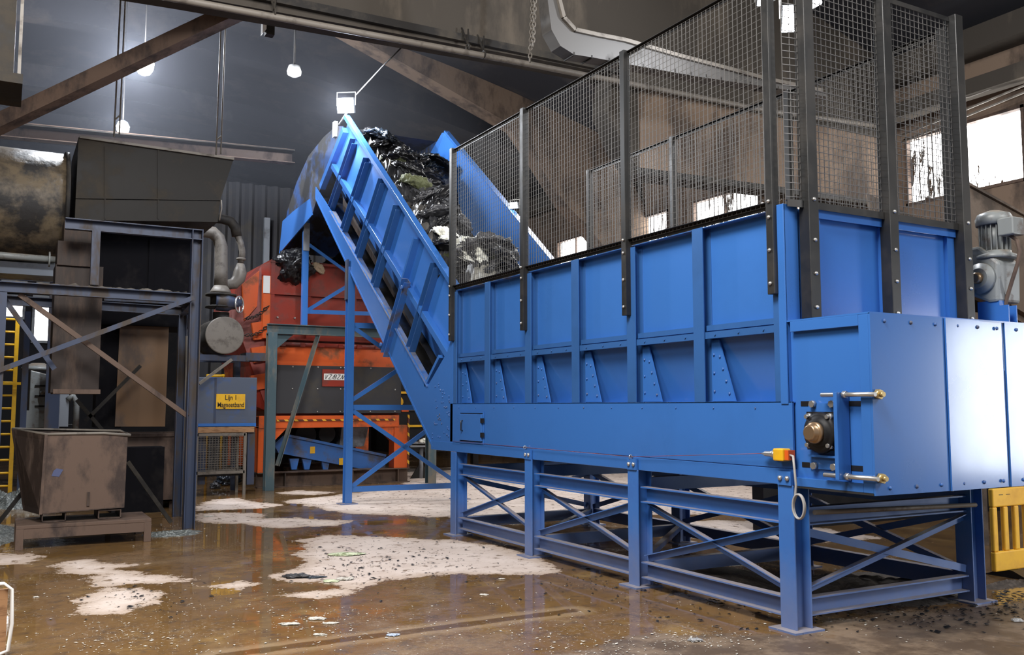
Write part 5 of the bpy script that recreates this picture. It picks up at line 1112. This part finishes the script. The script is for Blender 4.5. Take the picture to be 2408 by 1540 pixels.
# ================================================================== LITTER
PAPER = mat('wet_paper', (.5, .48, .44, 1), .6, dirt=(.2, .18, .14, 1), amt=.4, scale=14)
LEAF = mat('pale_green_film', (.55, .6, .42, 1), .5, dirt=(.16, .2, .08, 1), amt=.5, scale=12)
def litter(name, m, seed, x, y, wpx, label, cat='litter', thin=.35, rz=0):
    p = PZ(x, y); s = wpx / FP * (p - EYEP).dot(FW) / 2 / 1.05
    c, sn = RT.x, RT.y
    crumpled(name, m, seed, p + V((0, 0, .2 * s * thin)), (s, s * .6, s * thin * 1.5), (0, 0, math.atan2(RT.y, RT.x) + rz), label, cat, flat=.22)
litter('dark_rag', 1, 2, 700, 1358, 62, 'dark grey rag with pale tears lying on the big dry patch', 'rag')
litter('dark_rag', 5, 4, 740, 1358, 48, 'flat grey strip joined right of the dark rag on the big dry patch', 'rag', .2)
litter('crumpled_paper', LEAF, 1, 778, 1368, 36, 'pale greenish crumpled paper right of the dark rag', 'paper')
litter('crumpled_paper', PAPER, 3, 812, 1364, 36, 'white crumpled paper, right one of the pair beside the dark rag', 'paper', .5)
litter('crumpled_paper', LEAF, 4, 815, 1305, 74, 'white and green scrap lying in the middle of the big dry patch', 'paper', .2)
litter('plastic_bottle', PAPER, 0, 1138, 1399, 20, 'small white scrap floating left of the second leg reflection', 'litter')
litter('crumpled_paper', PAPER, 2, 682, 1468, 46, 'white torn scrap in the foreground puddle below the dark rag', 'paper', .2)
litter('crumpled_paper', PAPER, 1, 745, 1456, 40, 'grey white scrap right of the torn scrap in the foreground puddle', 'paper', .3)
litter('crumpled_paper', PAPER, 4, 778, 1466, 32, 'small pale scrap, rightmost of the trio in the foreground puddle', 'paper', .25)
litter('crumpled_film', cloth('pale_blue_film', (.35, .42, .55, 1), .3), 3, 925, 1495, 28, 'pale blue scrap near the bottom edge of the picture', 'film', .5)
litter('crumpled_paper', PAPER, 0, 752, 1493, 30, 'white scrap left of the pale blue scrap', 'paper', .3)
litter('crumpled_film', cloth('black_white_film', (.3, .3, .31, 1), .3), 2, 1636, 1508, 32, 'black and white scrap before the near leg of the blue frame', 'film', .6)
litter('crushed_can', cloth('tin', (.5, .5, .5, 1), .25), 1, 2392, 1462, 26, 'crushed pale can at the right edge of the floor', 'can', .8)
litter('crumpled_paper', PAPER, 4, 1180, 1362, 14, 'small white scrap at the right tip of the big dry patch', 'paper', .5)
litter('crumpled_paper', PAPER, 2, 85, 1405, 14, 'small white scrap left of the lower left dry patch', 'paper', .5)
litter('crumpled_paper', PAPER, 3, 490, 1215, 20, 'dark edged scrap on the narrow dry strip behind the frame post', 'paper', .3)
# tiny flakes scattered in drifts: nobody could count them
def flakes(name, m, label, clusters, seed, smin, smax):
    r = random.Random(seed); mb = MB()
    for x0, y0, sx, sy, n in clusters:
        for i in range(int(n * 1.7)):
            x, y = r.gauss(x0, sx), r.gauss(y0, sy)
            if y < 1110 or y > 1600 : continue
            p = PZ(x, y); s = r.uniform(smin, smax) * r.choice([.5, .7, 1, 1, 1.7]); a = r.uniform(0, 6.3)
            e = V((math.cos(a), math.sin(a), r.uniform(-.2, .2))) * s; g = V((-math.sin(a), math.cos(a), r.uniform(-.2, .2))) * s * r.uniform(.3, .8)
            c = V((p.x, p.y, .004 + s * .18)); h = V((0, 0, s * .25))
            mb.add([c - e, c + g, c + e, c - g, c + h], [(0, 1, 4), (1, 2, 4), (2, 3, 4), (3, 0, 4), (3, 2, 1, 0)])
    o = mb.build(name, m, loc=(3, 7, 0)); tag(o, label, 'litter'); o['kind'] = 'stuff'
flakes('pale_flakes', PAPER, 'tiny pale flakes scattered over the wet floor',
       [(1650, 1500, 90, 16, 130), (1480, 1525, 120, 18, 90), (300, 1470, 130, 45, 160), (550, 1410, 150, 35, 110), (740, 1460, 90, 30, 90), (1100, 1440, 220, 45, 110), (1350, 1460, 110, 45, 80),
        (300, 1510, 120, 20, 90), (150, 1400, 80, 40, 60), (900, 1500, 250, 25, 90), (650, 1245, 90, 20, 40), (2100, 1470, 150, 30, 50), (60, 1260, 40, 30, 50), (420, 1250, 40, 22, 60), (1850, 1420, 200, 30, 70), (1300, 1500, 60, 20, 40), (950, 1200, 120, 25, 25)], 3, .003, .010)
flakes('dark_crumbs', DARK, 'dark crumbs on the dry patches and along the blue frame',
       [(870, 1320, 100, 28, 150), (1050, 1320, 120, 25, 50), (330, 1405, 70, 20, 40), (1750, 1400, 200, 40, 200), (2150, 1430, 130, 25, 300), (2370, 1420, 40, 18, 120), (1400, 1370, 90, 15, 60), (1000, 1165, 50, 10, 20)], 5, .006, .022)
def mound(name, m, label, c, rx, ry, h, seed, rot=0):
    def fn(u, v):
        x, y = u * 2 - 1, v * 2 - 1; q = max(0, 1 - x * x - y * y)
        z = h * q * (.6 + .5 * noise.noise(V((x * 3 + seed, y * 3, 0))) + .35 * noise.noise(V((x * 11 + seed, y * 11, 2)))) + .1 * h * noise.noise(V((x * 29, y * 29, seed))) * (q > 0) - .012
        return (c[0] + rx * x * math.cos(rot) - ry * y * math.sin(rot), c[1] + rx * x * math.sin(rot) + ry * y * math.cos(rot), z)
    o = MB().grid(fn, 60, 40).build(name, m, loc=(c[0], c[1], 0)); tag(o, label, 'heap'); o['kind'] = 'stuff'
SHARD = mat('glass_shards', (.10, .11, .105, 1), .3, dirt=(.4, .42, .40, 1), amt=.45, scale=30, bump=.8, bscale=40)
MUD = mat('mud_heap', (.055, .042, .033, 1), .8, dirt=(.13, .10, .08, 1), amt=.4, scale=10, bump=.6, bscale=30)
mound('dirt_heap', MUD, 'low dark dirt under the right end of the blue support frame', (6.9, 5.6), .9, .8, .10, 3)
mound('dirt_heap', MUD, 'dark dirt heap in front of the yellow barrier', (8.0, 5.15), .5, .14, .06, 7)
mound('dirt_heap', MUD, 'flat dirt lying under the near half of the blue frame', (5.9, 6.6), .65, 1.5, .07, 9)
mound('shard_heap', SHARD, 'grey green shards heaped around the foot of the left frame post', (1.95, 12.3), .45, .35, .06, 4)
mound('shard_heap', SHARD, 'grey green shards at the left edge behind the low stand', (-.15, 13.3), .5, 1.3, .12, 6)
mound('shard_heap', SHARD, 'pale shards on the floor at the foot of the yellow ladder', (.35, 17.5), .6, 1.2, .3, 2)
# ================================================================== LIGHT
w = bpy.data.worlds.new('world'); SC.world = w; w.use_nodes = True
w.node_tree.nodes['Background'].inputs[0].default_value = (.62, .68, .8, 1); w.node_tree.nodes['Background'].inputs[1].default_value = .5
def area(name, loc, aim, sx, sy, e, col=(1, 1, 1)):
    l = bpy.data.lights.new(name, 'AREA'); l.shape = 'RECTANGLE'; l.size = sx; l.size_y = sy; l.energy = e; l.color = col
    o = bpy.data.objects.new(name, l); COL.objects.link(o); o.location = loc
    o.rotation_euler = (V(aim) - V(loc)).to_track_quat('-Z', 'Y').to_euler(); return o

area('fill_front', (0.5, 3.5, 8.0), (2.5, 8, 0), 3, 3, 1250, (1, .97, .93))  # fill light added above the camera side, no fixture there
area('fill_side', (-6, 5, 7.5), (4, 9, 1), 3, 3, 330, (1, .97, .93))  # unseen fill added from the left
area('fill_right', (10, 14, 7.0), (9, 14, 0), 3, 3, 350, (1, .97, .93))  # unseen fill added over the floor beyond the hopper
area('gate_daylight', (12.8, .55, 1.75), (6.1, 4.14, 1.6), 1.1, 2.2, 150, (.95, .98, 1))
area('fill_end_face', (7.5, -2.5, 7.0), (6.2, 4.5, 1.5), 2.5, 2.5, 420, (1, .98, .96))  # fill added high behind the camera to brighten the hopper's end faces
def point(name, loc, e, r=.12, col=(.9, .94, 1)):
    l = bpy.data.lights.new(name, 'POINT'); l.energy = e; l.shadow_soft_size = r; l.color = col
    o = bpy.data.objects.new(name, l); COL.objects.link(o); o.location = loc
point('flood_light', l1 - FW * .35 - V((0, 0, .1)), 1000); point('flood_light', l2 - FW * .3 - V((0, 0, .1)), 550)
point('flood_light', I(812, 248, X0 - .15) - FW * .2, 380); point('flood_light', l6 - FW * .2, 500)
# thin dusty haze hanging in the hall
hz = MB().box((-4.5, 14.3, 5.2), (7.6, 18.3, 9.1)).build('dust_haze', None); hz['kind'] = 'stuff'; hz['label'] = 'thin dusty haze under the roof'; hz['category'] = 'haze'
vm = bpy.data.materials.new('haze'); vm.use_nodes = True; nt = vm.node_tree; nt.nodes.clear()
vs = nd(nt, 'ShaderNodeVolumeScatter'); vs.inputs['Density'].default_value = .010; vs.inputs['Color'].default_value = (.8, .85, 1, 1); vs.inputs['Anisotropy'].default_value = .0
oo = nd(nt, 'ShaderNodeOutputMaterial'); nt.links.new(vs.outputs[0], oo.inputs['Volume']); hz.data.materials.append(vm)
